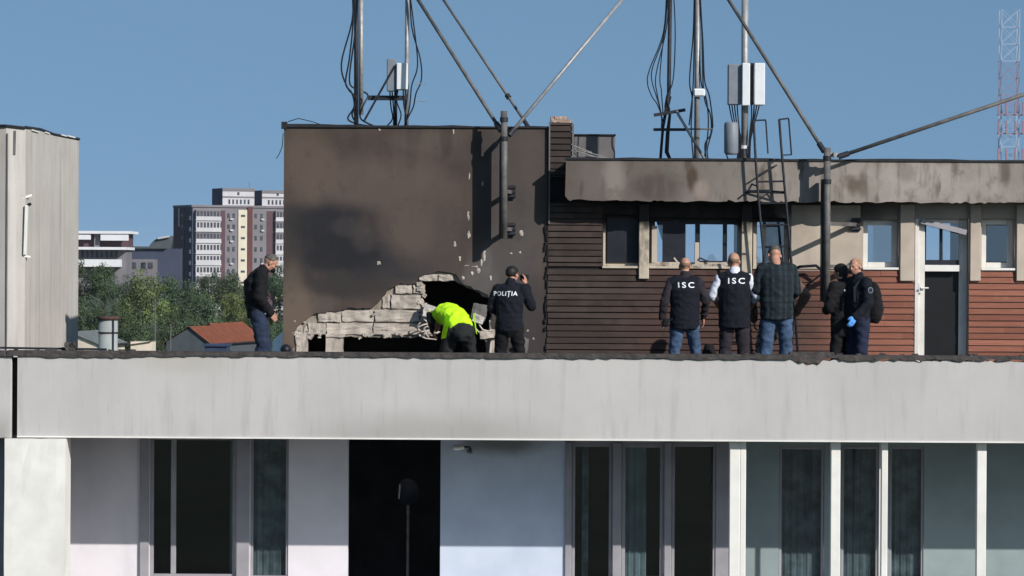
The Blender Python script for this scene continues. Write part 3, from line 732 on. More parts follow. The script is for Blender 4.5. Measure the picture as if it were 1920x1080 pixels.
# ladder
lb = P(1434, 714, -.62); ladder = thing('ladder', 'dark steel ladder with hooped handrails reaching the roof edge', 'ladder', (lb.x, -.62, ZD)); og = ladder.location.copy()
ra = [P(1413,226,-.62), P(1417,302,-.62), P(1421,360,-.62), P(1432,480,-.62), P(1450,716,-.62)]
rb = [P(1461,224,-.62), P(1467,302,-.62), P(1472,360,-.62), P(1483,480,-.62), P(1500,716,-.62)]
for r_ in (ra, rb): r_[-1].z = ZD + .003
MB().tube(ra, .017, 8).build('rail', M['dksteel'], ladder, smooth=True, org=og); MB().tube(rb, .017, 8).build('rail', M['dksteel'], ladder, smooth=True, org=og)
def along(r_, z):
    for p, q in zip(r_, r_[1:]):
        if q.z <= z <= p.z: return p.lerp(q, (p.z - z)/(p.z - q.z))
z = ZFT - .3
while z > .1:
    MB().tube([along(ra, z), along(rb, z + .01)], .013, 6).build('rung', M['dksteel'], ladder, org=og); z -= .29
for (p, q0, q1) in ((ra[0], (1435,225), (1440,288)), (rb[0], (1478,222), (1484,290))):
    MB().tube([p, P(*q0, -.45), P(q0[0]+1, q0[1]+3, -.3), P(*q1, -.25)], .011, 6).build('hoop', M['dksteel'], ladder, org=og)
MB().tube([P(1484,290,-.25), P(1466,291,-.60)], .009, 6).build('hoop_tie', M['dksteel'], ladder, org=og)
m = MB().tube([P(1419,330,-.62), P(1465,305,-.4)], .013, 6).tube([P(1425,372,-.62), P(1445,358,-.5), P(1472,360,-.62)], .012, 6).tube([P(1410,345,-.45), P(1421,350,-.62)], .012, 6); m.build('brace', M['dksteel'], ladder, org=og)
m = MB().tube([P(1385,372,-.46), P(1400,360,-.47), P(1472,362,-.60)], .012, 6)
tag(setorg(m.build('loose_hose', M['cable']), P(1440,360,-.5)), 'thin black hose sagging between the ladder and the fascia', 'hose')
m = MB()
m.tube([P(1486,505,-.2), P(1500,500,-.22), P(1530,498,-.2), P(1545,510,-.2)], .02, 6)
m.tube([P(1545,510,-.2), P(1520,530,-.1), P(1491,560,-.08), P(1480,716,-.1)], .012, 6)
tag(setorg(m.build('loose_hose', M['cable']), P(1490,500,-.2)), 'black loose hose hanging on the wall right of the ladder', 'hose')

# ------------------------------------------------------------ antenna masts
def base(px, py, Y): return P(px, py, Y)
def cables(o, og, lst, Y, r=.009, mat='cable'):
    m = MB()
    for l in lst:
        pts = [P(a, b, Y + (i % 2)*.03) for i, (a, b) in enumerate(l)]
        # smooth through the points
        sm = []
        for i in range(len(pts)-1):
            p0 = pts[max(0,i-1)]; p1 = pts[i]; p2 = pts[i+1]; p3 = pts[min(len(pts)-1,i+2)]
            for k in range(5):
                t = k/5; sm.append(.5*((2*p1)+(p2-p0)*t+(2*p0-5*p1+4*p2-p3)*t*t+(3*p1-p0-3*p2+p3)*t**3))
        sm.append(pts[-1]); m.tube(sm, r, 6)
    return m.build('cables', M[mat], o, org=og)
zr = ZTT
A0_ = P(668, 236, 1.2)
ma = thing('antenna_mast', 'dark antenna mast with cable loops at the left of the tower roof', 'antenna', (A0_.x, 1.2, zr-.05)); og = ma.location.copy()
MB().tube([P(668,238,1.2), P(668,-40,1.2)], .032, 10).build('pole', M['dksteel'], ma, smooth=True, org=og)
MB().tube([P(677,215,1.3), P(677,-40,1.3)], .032, 10).build('light_pole', M['steel'], ma, smooth=True, org=og)
MB().tube([P(682,228,1.2), P(722,156,1.2), P(740,124,1.2)], .016, 6).build('brace', M['dksteel'], ma, org=og)
cables(ma, og, [[(660,-30),(662,40),(655,110),(648,156),(660,175),(664,200),(652,222),(668,232),(690,236)],[(673,-30),(666,60),(655,150),(668,170),(664,205),(668,232)],[(664,-30),(660,40),(640,120),(652,165),(668,185),(660,215),(672,235)],[(682,172),(690,180),(680,200),(676,222),(700,236)]], 1.15, .012)
B0_ = P(762, 238, 1.4)
mb_ = thing('antenna_mast', 'pale antenna mast with equipment boxes on the tower roof', 'antenna', (B0_.x, 1.4, zr-.05)); og = mb_.location.copy()
MB().tube([P(762,238,1.4), P(764,-40,1.4)], .030, 10).build('pole', M['steel'], mb_, smooth=True, org=og)
MB().tube([P(742,238,1.4), P(742,120,1.4)], .022, 10).build('pole', M['dksteel'], mb_, smooth=True, org=og)
MB().pbox(688, 762, 179, 188, 1.32, 1.36).build('cross_arm', M['dksteel'], mb_, org=og)
MB().pbox(723, 741, 110, 171, 1.2, 1.3).build('equipment_box', M['greybox'], mb_, bevel=.01, org=og)
MB().pbox(741, 762, 118, 168, 1.15, 1.35).build('radio_unit', M['whitebox'], mb_, bevel=.01, org=og)
cables(mb_, og, [[(731,171),(733,200),(736,222),(726,236)],[(735,171),(738,205),(738,236)],[(746,168),(744,190),(752,215),(746,236)],[(756,168),(757,195),(762,225),(762,237)],[(768,-30),(772,50),(788,110),(790,150),(780,175),(775,200),(764,222),(758,236)],[(766,-30),(775,40),(783,120),(772,160),(768,200),(760,236)]], 1.3, .010)
MB().tube([P(778,157,1.3), P(800,157,1.3)], .005, 5).tube([P(780,189,1.3), P(798,190,1.3)], .005, 5).build('rods', M['steel'], mb_, org=og)
# group B
C0 = P(1250, 300, 1.8)
mc = thing('antenna_mast', 'dark braced mast with two cross arms on the timber clad roof', 'antenna', (C0.x, 1.8, ZFT)); og = mc.location.copy()
MB().tube([P(1238,302,1.8), P(1243,240,1.8), P(1254,175,1.8), P(1257,-40,1.8)], [.02,.02,.028,.028], 8).build('pole', M['dksteel'], mc, smooth=True, org=og)
MB().tube([P(1258,302,1.85), P(1250,285,1.85), P(1252,250,1.85), P(1256,215,1.85), P(1250,200,1.85), P(1254,180,1.85)], [.02,.03,.028,.02,.035,.04], 8).build('foot', M['dksteel'], mc, smooth=True, org=og)
MB().bar(P(1226,216,1.7), P(1285,206,1.7), .045).build('cross_arm', M['dksteel'], mc, org=og)
MB().bar(P(1225,243,1.7), P(1286,243,1.7), .04).build('cross_arm', M['dksteel'], mc, org=og)
MB().tube([P(1286,242,1.7), P(1336,242,1.7)], .012, 6).build('tie_rod', M['grimy_steel'], mc, org=og)
MB().tube([P(1268,208,1.65), P(1322,300,1.65)], .020, 8).build('brace', M['steel'], mc, smooth=True, org=og)
cables(mc, og, [[(1250,-30),(1244,60),(1218,130),(1214,156),(1222,180),(1232,195),(1240,215)],[(1252,-30),(1246,60),(1224,125),(1222,150),(1230,178),(1238,205),(1243,230)],[(1254,-30),(1250,50),(1230,140),(1232,175),(1240,215),(1240,240)],[(1256,-30),(1238,130),(1240,170),(1243,210)],[(1262,-30),(1266,60),(1262,150),(1250,180),(1256,205)]], 1.75, .008)
D0 = P(1307, 300, 1.9)
md = thing('antenna_mast', 'grey antenna mast wrapped in cables on the timber clad roof', 'antenna', (D0.x, 1.9, ZFT)); og = md.location.copy()
MB().tube([P(1306,302,1.9), P(1309,-40,1.9)], .040, 10).build('pole', M['steel'], md, smooth=True, org=og)
MB().pbox(1298, 1320, 166, 181, 1.8, 1.86).build('clamp', M['whitebox'], md, bevel=.02, org=og)
cables(md, og, [[(1302,-30),(1300,60),(1293,150),(1298,185),(1296,240),(1300,300)],[(1312,-30),(1316,60),(1318,150),(1322,190),(1332,215),(1333,250),(1322,270),(1324,300)],[(1313,-30),(1312,70),(1314,150),(1325,190),(1328,240),(1320,300)],[(1311,-30),(1318,80),(1321,150),(1330,180),(1336,225),(1335,245),(1326,280),(1328,300)],[(1304,-30),(1300,150),(1296,200),(1292,235)]], 1.85, .010)
E0 = P(1395, 300, .8)
me_ = thing('antenna_mast', 'mast with twin white radio units and a grey canister, left of the ladder top', 'antenna', (E0.x, .8, ZFT)); og = me_.location.copy()
MB().tube([P(1396,302,.8), P(1397,-40,.8)], .048, 12).build('pole', M['steel'], me_, smooth=True, org=og)
MB().pbox(1363, 1388, 120, 196, .62, .8).build('radio_unit', M['greybox'], me_, bevel=.01, org=og)
MB().pbox(1389, 1404, 118, 198, .55, .7).build('radio_unit', M['whitebox'], me_, bevel=.01, org=og)
MB().pbox(1412, 1432, 118, 197, .6, .8).build('radio_unit', M['whitebox'], me_, bevel=.01, org=og)
MB().pbox(1404, 1412, 118, 196, .7, .8).build('bracket', M['dksteel'], me_, org=og)
MB().tube([P(1371,290,.65), P(1371,286,.65), P(1371,233,.65), P(1371,229,.65)], [.08,.098,.098,.08], 14).build('canister', M['greybox'], me_, smooth=True, org=og)
MB().tube([P(1396,279,.8), P(1396,273,.8)], .066, 12).build('clamp', M['whitebox'], me_, org=og)
cables(me_, og, [[(1367+i*5,196),(1372+i*4,222),(1382+i*2,260),(1384+i*2,300)] for i in range(4)] + [[(1424-i*5,196),(1418-i*3,220),(1408-i,258),(1406-i,300)] for i in range(4)] + [[(1362,290),(1366,300)],[(1384,240),(1390,262),(1384,285),(1382,300)],[(1414,196),(1412,240),(1404,275),(1404,300)]], .72, .009)
# thin wires at the tower's left edge
m = MB().tube([P(531,250,-.02), P(529,275,-.05), P(523,290,-.08), P(518,297,-.1)], .006, 5)
m.tube([P(540,228,.3), P(560,222,.3), P(585,228,.3), P(600,233,.3)], .006, 5)
tag(setorg(m.build('loose_wire', M['cable']), P(531,250,-.02)), 'loose black wire dangling off the top left corner of the sooty tower', 'wire')

# ------------------------------------------------------------ lamp and dish below the parapet
lp = P(866, 838, YL); lamp = thing('wall_lamp', 'small white spotlight on the shaded balcony wall', 'lamp', (lp.x, YL, lp.z)); og = lp
MB().tube([P(882,843,YL), P(880,838,YL-.12), P(868,838,YL-.14)], .014, 8).build('arm', M['dksteel'], lamp, org=og)
MB().tube([P(870,838,YL-.14), P(858,839,YL-.15), P(850,840,YL-.15)], [.03,.04,.028], 12).build('head', M['white'], lamp, smooth=True, org=og)
MB().tube([P(877,846,YL-.05), P(884,848,YL-.02)], .022, 8).build('base', M['grimy_steel'], lamp, org=og)
q = P(765, 925, -.3); dish = thing('satellite_dish', 'dim satellite dish just inside the dark balcony opening', 'satellite dish', (q.x, -.3, q.z)); og = q
m = MB(); ctr = P(765, 921, -.3); rr = []
for i in range(7):
    t = i/6; rr.append((ctr + Vector((0, -.12*t*t, 0)), Vector((.15*max(t,.02),0,0)), Vector((0,0,.18*max(t,.02)))))
m.loft(rr, 24, cap=False); m.build('reflector', M['dksteel'], dish, smooth=True, org=og)
MB().tube([P(748,935,-.45), P(750,908,-.5)], .01, 6).build('arm', M['steel'], dish, org=og)
MB().tube([Vector((ctr.x, -.25, ctr.z)), Vector((ctr.x, -.25, -3.35))], .02, 8).build('stand', M['grimy_steel'], dish, org=og)

# ------------------------------------------------------------ rubble by the hole
def chunk(label, px, py, wpx, hpx, Y, dep, rotd, mat, seed, amp=.018, zbot=None):
    m = MB(); c = P(px, py, Y); w_, h_ = wpx/138, hpx/138
    rocky(m, c.x-w_/2, c.x+w_/2, Y-dep/2, Y+dep/2, c.z-h_/2, c.z+h_/2, amp, seed, Matrix.Rotation(R(rotd), 3, 'Y'))
    return tag(setorg(m.build('rubble_chunk', M[mat]), (c.x, Y, c.z-h_/2)), label, 'rubble', 'rubble around the hole in the tower')
chunk('crumpled whitish block tilted at the left rim of the hole', 807, 584, 26, 22, -.12, .12, 15, 'whiteplast', 1)
chunk('small white chunk right of the yellow vest', 897, 598, 20, 14, -.3, .1, 25, 'whiteplast', 2)
chunk('dark grey slab propped on the right rim of the hole', 899, 585, 28, 28, -.1, .05, 12, 'greywall', 3)
chunk('upright pale slab between the bending man and the photographer', 925, 668, 15, 98, -.12, .1, 0, 'masonry', 4, .03)
chunk('flat pale block lying across the upright slab', 915, 627, 30, 14, -.2, .14, -4, 'masonry', 5)
chunk('small cream piece beside the bending man\'s leg', 886, 649, 9, 16, -.5, .04, 8, 'whiteplast', 6)
chunk('sloping pale bar at the left rim of the hole', 806, 604, 9, 36, -.1, .06, -38, 'whiteplast', 7)
chunk('grey lump at the foot of the sooty wall right of the photographer', 983, 655, 12, 40, -.15, .1, 10, 'greywall', 8)
m = MB(); rd = random.Random(8)
for i in range(9):
    c = P(806 + rd.uniform(-6, 8), 618 + rd.uniform(-6, 12), -.12)
    pts = []
    a0 = rd.uniform(0, 6.28); sc = rd.uniform(.08, .16); el = rd.uniform(.3, .8); ti = rd.uniform(-.5, .5)
    for k in range(14):
        t = a0 + k/13*rd.uniform(3.2, 5.2); xx = math.cos(t)*sc; zz_ = math.sin(t)*sc*el
        pts.append(c + Vector((xx*math.cos(ti)-zz_*math.sin(ti), .03*math.sin(t*2), xx*math.sin(ti)+zz_*math.cos(ti))))
    m.tube(pts, .009, 6)
tag(setorg(m.build('bent_wires', M['wire']), P(808, 625, -.12)), 'tangle of pale bent wires hanging from the left rim of the hole', 'wires')
m = MB().tube([P(892,600,-.2), P(905,618,-.2), P(920,622,-.2)], .010, 6).tube([P(888,612,-.2), P(900,625,-.22), P(912,640,-.2)], .010, 6)
tag(setorg(m.build('bent_wires', M['wire']), P(900,610,-.2)), 'two pale bent wires at the right rim of the hole', 'wires')
# blue sheet at the tower's foot
m = MB().poly([P(511,716,-.5), P(511,640,-.5), P(529,622,-.3), P(531,716,-.3)]); bmesh.ops.solidify(m.bm, geom=m.bm.faces[:], thickness=.015)
M['blue'] = simple('blue_tarpaulin', (.09,.16,.25), .2, 8, rough=.5)
tag(setorg(m.build('tarpaulin', M['blue'], bevel=.003), P(520,714,-.4)), 'faded blue sheet leaning at the left foot of the sooty tower', 'tarpaulin')
m = MB(); m.ell(P(536, 655, -.6), .075, .09, .07); 
tag(setorg(m.build('dark_bag', M['cable'], smooth=True), P(536,665,-.6)), 'small black bag at the tower foot behind the parapet', 'bag')

# ------------------------------------------------------------ far away: trees, houses, blocks, lattice tower
def leafmat(name, c):
    g = NG(name)
    oi = g.n('ShaderNodeObjectInfo'); col = g.mix(g.ramp(g.noise(.55), .35, .65), tuple(v*.55 for v in c), tuple(v*1.35 for v in c))
    col = g.mix(g.math('MULTIPLY', oi.outputs['Random'], .4), col, (c[0]*1.1, c[1]*.8, c[2]*.8))
    return g.done(col, .7)
LM = [leafmat('foliage', (.10,.14,.042)), leafmat('dark_foliage', (.052,.084,.034)), leafmat('blue_green_foliage', (.056,.096,.046))]
M['bark'] = simple('bark', (.06,.045,.035), .3, 3, bump=0)
def tree_meshes(seed, conic=False):
    rd = random.Random(seed); m = MB()
    clumps = []
    for i in range(46):
        while True:
            v = Vector((rd.uniform(-1,1), rd.uniform(-1,1), rd.uniform(-1,1)))
            if v.length < 1: break
        v = v.normalized() * rd.uniform(.45, .86); k = 1
        if conic: k = 1 - .55*(v.z*.5+.5)
        clumps.append((Vector((v.x*k, v.y*k, v.z)), rd.uniform(.16, .30)))
    for c, r in clumps:
        for j in range(130):
            d = Vector((rd.gauss(0,1), rd.gauss(0,1), rd.gauss(0,.9))).normalized()
            p = c + d*r*rd.uniform(.7, 1.12); s = rd.uniform(.018, .042)
            u = (d + Vector((rd.uniform(-1,1), rd.uniform(-1,1), rd.uniform(-1,1)))*.7).normalized()
            a = u.orthogonal().normalized(); b = u.cross(a); t = rd.uniform(0,6.28); a, b = a*math.cos(t)+b*math.sin(t), b*math.cos(t)-a*math.sin(t)
            m.poly([p - a*s, p + b*s*.7, p + a*s, p - b*s*.7])
    me = bpy.data.meshes.new('crown'); m.bm.to_mesh(me); m.bm.free(); me.materials.append(LM[seed % 3])
    t = MB().tube([(0,0,-3.2), (0.03,0,-1.5), (0,0.02,-.6), (.02,0,.3)], [.085,.06,.045,.02], 7)
    for i in range(7):
        c = clumps[i*5][0]; t.tube([(0,0,-.9+i*.12), c*.5+Vector((0,0,-.2)), c*.9], [.035,.022,.008], 5)
    tm = bpy.data.meshes.new('trunk'); t.bm.to_mesh(tm); t.bm.free(); tm.materials.append(M['bark'])
    return me, tm
TV = [tree_meshes(s_, s_ % 2 == 1) for s_ in range(6)]
shade = ['dense dark green', 'mid green', 'bright green', 'blue green', 'bushy', 'feathery']
trees = [(150,478,520,95,4,'tree with the highest crown touching the roof tower'),(197,486,515,70,1,'tree under the white terraced building'),(232,512,500,60,2,'low tree under the blue grey office'),
 (318,512,505,80,5,'tree right behind the broad round tree'),(352,520,510,70,2,'tree at the foot of the dark block side wall'),(392,500,530,70,1,'tree in front of the yellow lower balconies'),(432,503,530,75,5,'tree in front of the cream stair strip'),
 (470,518,540,75,1,'tree behind the lone man in black'),(524,492,545,75,2,'tree between the lone man and the sooty tower'),(560,500,540,80,4,'tree hidden behind the sooty tower edge'),
 (277,503,440,118,0,'broad round tree in the middle of the grove'),
 (165,545,385,95,2,'tree beside the roof tower, lower row'),(212,560,380,85,4,'tree above the round flue'),(335,560,392,95,1,'tree above the grey gable wall'),(385,545,395,100,5,'tree above the orange roofs'),
 (436,540,400,90,3,'tree left of the lone man, lower row'),(495,556,390,90,1,'tree behind the lone man, lower row'),(545,560,385,95,5,'tree at the sooty tower edge, lower row'),
 (250,590,300,95,1,'dark tree right of the round flue'),(305,585,310,90,2,'tree left of the grey gable wall'),(165,600,300,90,4,'tree behind the cream gable'),(360,592,330,90,5,'tree peeping over the grey gable'),
 (100,500,500,90,2,'tree behind the roof tower'),(60,520,450,110,4,'tree far left behind the roof tower'),(425,585,335,90,1,'tree just over the orange ridge'),(500,600,320,80,2,'low tree at the lone man\'s knees'),(285,622,270,70,4,'bush over the white shed')]
for i, (px, py, Y, wd, v, lb_) in enumerate(trees):
    t_ = P(px, py, Y); rad = wd/2*(Y-CAMY)/FPX * 1.12; hz = rad*1.15 if wd < 110 else rad*.98
    gz = gh(t_.x, Y) - .5; cz = t_.z - hz
    root = thing('deciduous_tree', lb_, 'tree', (t_.x, Y, gz), random.uniform(0, 6.28), 'trees beyond the roof')
    cm, tm = TV[v]
    c = bpy.data.objects.new('crown', cm); COL.objects.link(c); c.parent = root; c.location = (0,0,cz-gz); c.scale = (rad, rad, hz)
    k = bpy.data.objects.new('trunk', tm); COL.objects.link(k); k.parent = root; k.location = (0,0,cz-gz); k.scale = (rad, rad, max(hz*.6, (cz-gz)/3.1))

M['tile'] = simple('orange_tiles', (.36,.125,.07), .18, 1.5, rough=.8, bump=.5, bscale=6, bdist=.05)
M['flue'] = simple('flue_metal', (.30,.32,.31), .12, 1, rough=.6)
M['hgrey'] = simple('grey_house_wall', (.065,.078,.088), .12, 1)
M['hcream'] = simple('cream_house_wall', (.6,.52,.42), .1, 1)
M['ddark'] = simple('dark_gutter', (.03,.02,.02), .2, 3, bump=0)
def gable(label, px, py, Y, hw, drop, L, yaw, wm, hwl=None, rm='tile'):
    ap = P(px, py, Y); gz = gh(ap.x, Y) - .3
    o = thing('gable_house', label, 'house', (ap.x, Y, gz), R(-yaw)); H = ap.z - gz; hl = hwl or hw
    m = MB(); prof = [(-hl, 0), (hw, 0), (hw, H-drop), (0, H-.12), (-hl, H-drop)]
    f = [m.bm.verts.new((x, 0, z)) for x, z in prof]; b = [m.bm.verts.new((x, L, z)) for x, z in prof]
    m.bm.faces.new(f); m.bm.faces.new(b)
    for i in range(5): m.bm.faces.new((f[i], f[(i+1)%5], b[(i+1)%5], b[i]))
    m.build('wall', M[wm], o)
    for s, w_ in ((1, hw), (-1, hl)):
        m = MB(); k = 1.12; pts = [(0,-.25,H), (s*w_*k,-.25,H-drop*k), (s*w_*k,L+.25,H-drop*k), (0,L+.25,H)]
        m.poly(pts); bmesh.ops.solidify(m.bm, geom=m.bm.faces[:], thickness=-.14); m.build('roof', M[rm], o)
        MB().tube([(s*w_*k,-.28,H-drop*k-.05),(s*w_*k,L+.25,H-drop*k-.05)], .09, 6).build('gutter', M['ddark'], o)
    return o
gable('grey gabled house with the nearer orange tiled roof', 355, 612, 260, 1.95, 1.45, 9, 12, 'hgrey', 2.2)
gable('house with the wider orange tiled roof behind the grey gable', 393, 606, 285, 2.3, 1.7, 10, 14, 'hgrey', 1.8)
gable('small cream house whose gable shows at the left tower foot', 130, 622, 210, 2.3, .9, 8, 8, 'hcream', 2, 'flue')
# round flue
c = P(203, 600, 150); fl_ = thing('round_flue', 'fat pale grey round flue with dark bands in front of the trees', 'flue', (c.x, 150, gh(c.x,150))); og = fl_.location.copy()
MB().tube([(c.x,150,og.z), (c.x,150,c.z)], .56, 20).build('shaft', M['flue'], fl_, smooth=True, org=og)
MB().tube([(c.x,150,c.z+.02), (c.x,150,c.z+.22)], [.66,.66], 20).build('rim', M['rust'], fl_, smooth=True, org=og)
m = MB()
for z_ in (-.75, -2.2): m.tube([(c.x,150,c.z+z_-.05), (c.x,150,c.z+z_+.05)], .585, 20)
m.bar((c.x+.38,149.45,og.z), (c.x+.38,149.45,c.z+.1), .06); m.build('band', M['ddark'], fl_, org=og)
q = P(265, 641, 140); m = MB().box(q.x-.6, q.x+.6, 140, 142, gh(q.x,140), q.z); m.poly([(q.x-.75,139.8,q.z-.15),(q.x+.62,139.8,q.z+.05),(q.x+.62,142.2,q.z+.05),(q.x-.75,142.2,q.z-.15)])
tag(setorg(m.build('white_shed', M['hcream']), (q.x,140,gh(q.x,140))), 'pale flat roofed shed just above the parapet left of the grey gable', 'shed')
q = P(405, 648, 200); m = MB().box(q.x-.85, q.x+.8, 200, 203, gh(q.x,200), q.z-.05).box(q.x-.95, q.x+.9, 199.8, 203.2, q.z-.05, q.z+.08)
M['dblue'] = simple('dark_blue_metal', (.03,.045,.09), .2, 2, rough=.5)
tag(setorg(m.build('metal_cabin', M['dblue']), (q.x,200,gh(q.x,200))), 'dark blue metal cabin roof in front of the orange tiled roofs', 'cabin')
for (px, y0, Y, lb_) in ((320, 607, 230, 'short grey utility pole in front of the trees by the grey gable'), (291, 560, 250, 'tall thin utility pole in front of the broad round tree')):
    c = P(px, y0, Y); o = thing('utility_pole', lb_, 'utility pole', (c.x, Y, gh(c.x,Y))); og = o.location.copy()
    MB().tube([(c.x,Y,og.z),(c.x,Y,c.z)], [.08,.05], 8).build('shaft', M['grimy_steel'], o, org=og)
    MB().bar((c.x-.25,Y-.1,c.z-.3),(c.x+.25,Y-.1,c.z-.3), .05).build('cross_arm', M['grimy_steel'], o, org=og)

# apartment block far behind
M['a_grey'] = simple('grey_facade', (.17,.16,.175), .08, .2, bump=0)
M['a_dark'] = simple('dark_purple_facade', (.09,.05,.06), .1, .2, bump=0)
M['a_blue'] = simple('blue_facade', (.045,.055,.09), .1, .2, bump=0)
M['a_white'] = simple('white_facade', (.46,.45,.47), .06, .3, bump=0)
M['a_cream'] = simple('cream_facade', (.55,.5,.4), .06, .3, bump=0)
M['a_brown'] = simple('brown_facade', (.10,.04,.035), .1, .3, bump=0)
M['a_win'] = simple('far_window_glass', (.045,.05,.065), .5, .9, rough=.2, bump=0)
M['a_yel'] = simple('yellow_panel', (.6,.55,.3), .1, .3, bump=0)
YA = 800; cA = P(362, 388, YA); za = gh(cA.x, YA); HA = cA.z - za
apt = thing('tall_apartment_block', 'tall grey and white apartment block with glazed balconies and cream stair strip beyond the trees', 'building', (cA.x, YA, za), R(25))
MB().box(0, 40, 0, 14, 0, HA).build('wall', M['a_grey'], apt)
MB().box(-.25, -.003, .0, 5.5, 0, HA+.3).build('side_panel', M['a_blue'], apt)
MB().box(-.4, -.003, 5.5, 14, 0, HA+.5).build('side_panel', M['a_dark'], apt)
MB().box(-.6, -.41, 9.0, 9.8, HA-5, HA-.2).build('side_stripe', M['a_white'], apt)
MB().box(-.5, 40.3, -.35, 14.3, HA+.003, HA+.55).build('roof_edge', M['a_grey'], apt)
MB().box(12.2, 14.6, -.3, -.003, 0, HA-.6).build('stair_strip', M['a_cream'], apt)
MB().box(14.7, 16.0, -.5, -.003, 0, HA+.2).build('brown_strip', M['a_brown'], apt)
MB().box(6.9, 8.7, -.05, -.003, 0, HA-.8).build('recess', M['a_dark'], apt)
MB().box(20.0, 21.9, -.05, -.003, 0, HA-.8).build('recess', M['a_dark'], apt)
FH = 2.86; nf = int(HA/FH)
for f in range(nf):
    zt = HA - .9 - f*FH
    if zt - 2.4 < 2: break
    rdn = random.Random(f)
    for (u0, u1) in ((.3, 6.8), (22, 28.4), (32,38)):
        glazed = rdn.random() < .75
        b = MB().box(u0, u1+.5, -1.3, -.004, zt-2.55, zt-2.3).box(u0+.1, u1+.4, -1.28, -1.15, zt-2.3, zt-1.5 if f != 4 else zt-1.2).build('balcony', M['a_white'] if f != 7 else M['a_yel'], apt)
        m = MB(); nn = 7
        for i in range(nn+1):
            u = u0+.2+(u1-u0-.2)*i/nn; m.box(u-.13, u+.13, -1.22, -1.12, zt-1.5, zt-.15)
        m.box(u0+.1, u1+.3, -1.25, -.004, zt-.15, zt+.12); m.build('balcony_frame', M['a_white'] if glazed else M['a_grey'], b)
        MB().box(u0+.15, u1+.2, -1.16, -1.13, zt-1.5, zt-.16).build('balcony_glass', M['a_win'], b)
    for u in (9.6, 11.0, 17.0, 18.6): MB().box(u-.35, u+.35, -.06, -.004, zt-1.8, zt-.6).build('window', M['a_win'], apt)
    for u in (10.4, 18.9):
        if rdn.random() < .6: MB().box(u-.5, u+.3, -.6, -.1, zt-2.3, zt-1.9).build('air_conditioner', M['a_white'], apt)
    MB().box(12.9, 14.0, -.36, -.31, zt-1.5, zt-.95).build('stair_window', M['a_win'], apt)
    MB().box(-.46, -.42, 6.6, 7.4, zt-1.6, zt-.8).build('side_window', M['a_win'], apt)
    MB().box(-.9, -.26, .3, 3.6, zt-2.5, zt-1.4).build('side_balcony', M['a_blue'], apt)
for (px, py, w_, lb_) in ((432, 353, 8.4, None), (505, 356, 9.5, None)):
    pass
for (u0, u1, py) in ((8.5, 17.2, 353), (19.3, 29.5, 356)):
    zt = HA + (388-py)/7.35
    h = MB().box(u0, u1, 1.5, 9, HA+.56, zt).build('penthouse', M['a_white'], apt)
    MB().box(u0-.12, u0-.003, 1.4, 9.1, HA+.56, zt+.2).build('penthouse_side', M['a_blue'], h)
    MB().box(u0-.1, u1+.1, 1.3, 1.495, zt-.5, zt+.25).build('penthouse_cornice', M['a_grey'], h)
    MB().box(u0, u1, 1.42, 1.495, HA+2.5, HA+2.9).build('penthouse_band', M['a_grey'], h)
    m = MB()
    for i in range(6): m.box(u0+1.6+i*1.05, u0+2.1+i*1.05, 1.44, 1.49, HA+.9, HA+2.1)
    m.box(u0+4, u0+4.6, 1.44, 1.49, HA+3.2, HA+4); each(m, 'penthouse_window', M['a_win'], h)
    MB().tube([(u1-.4, 4, zt), (u1-.4, 4, zt+2.0)], .1, 5).build('aerial', M['a_grey'], h)
M['hwhite'] = simple('white_terrace', (.66,.66,.68), .05, .3, bump=0)
# white terraced building
YW = 700
wb = thing('terraced_building', 'white terraced modern building with wide flat roof slabs beside the left tower', 'building', (X(180,YW), YW, gh(X(180,YW),YW))); og = wb.location.copy()
m = MB(); m.pbox(90, 245, 433, 438, YW-3, YW+12).pbox(90, 237, 463, 468, YW-4, YW+12).pbox(90, 225, 486, 500, YW-3, YW+12)
each(m, 'slab', M['hwhite'], wb, org=og)
MB().pbox(90, 238, 438, 463, YW, YW+12).build('wall', M['a_dark'], wb, org=og)
m = MB().pbox(110, 169, 440, 449, YW-3, YW-2).pbox(188, 240, 440, 451, YW-3, YW-2); each(m, 'parapet', M['hwhite'], wb, org=og)
m = MB().pbox(176, 186, 438, 463, YW-1.5, YW-.1); m.build('pier', M['a_grey'], wb, org=og)
MB().pbox(90, 236, 468, 560, YW+.5, YW+12).build('lower_wall', M['a_grey'], wb, org=og)
m = MB()
for i in range(8): m.pbox(152+i*9, 157+i*9, 470, 482, YW+.3, YW+.49)
each(m, 'window', M['a_win'], wb, org=og)
yo = 740
ob = thing('office_building', 'low blue grey building with a curved roof corner between white terraces and tall block', 'building', (X(270,yo), yo, gh(X(270,yo),yo))); og = ob.location.copy()
MB().pbox(238, 330, 466, 560, yo, yo+15).build('wall', M['a_blue'], ob, org=og)
MB().pbox(225, 290, 486, 560, yo-6, yo-.1).build('annex', M['a_grey'], ob, org=og)
MB().pbox(236, 312, 462, 466, yo-1, yo+15).build('roof_edge', M['hgrey'], ob, org=og)
m = MB()
for a in (230, 247, 265, 278): m.pbox(a, a+8, 492, 503, yo-6.2, yo-6.01)
each(m, 'window', M['a_win'], ob, org=og)
cv = [(278,466),(281,459),(287,452),(295,447),(305,444),(320,442),(320,466)]
o_ = slab('curved_roof', [(p[0]-og.x, p[1]-og.z) for p in XZ(cv, yo+2)], [], 2, 8, M['hgrey'], ob)
MB().bar(P(296,447,yo+1.5), P(318,443,yo+1.5), .9, .4).build('roof_light', M['a_white'], ob, org=og)
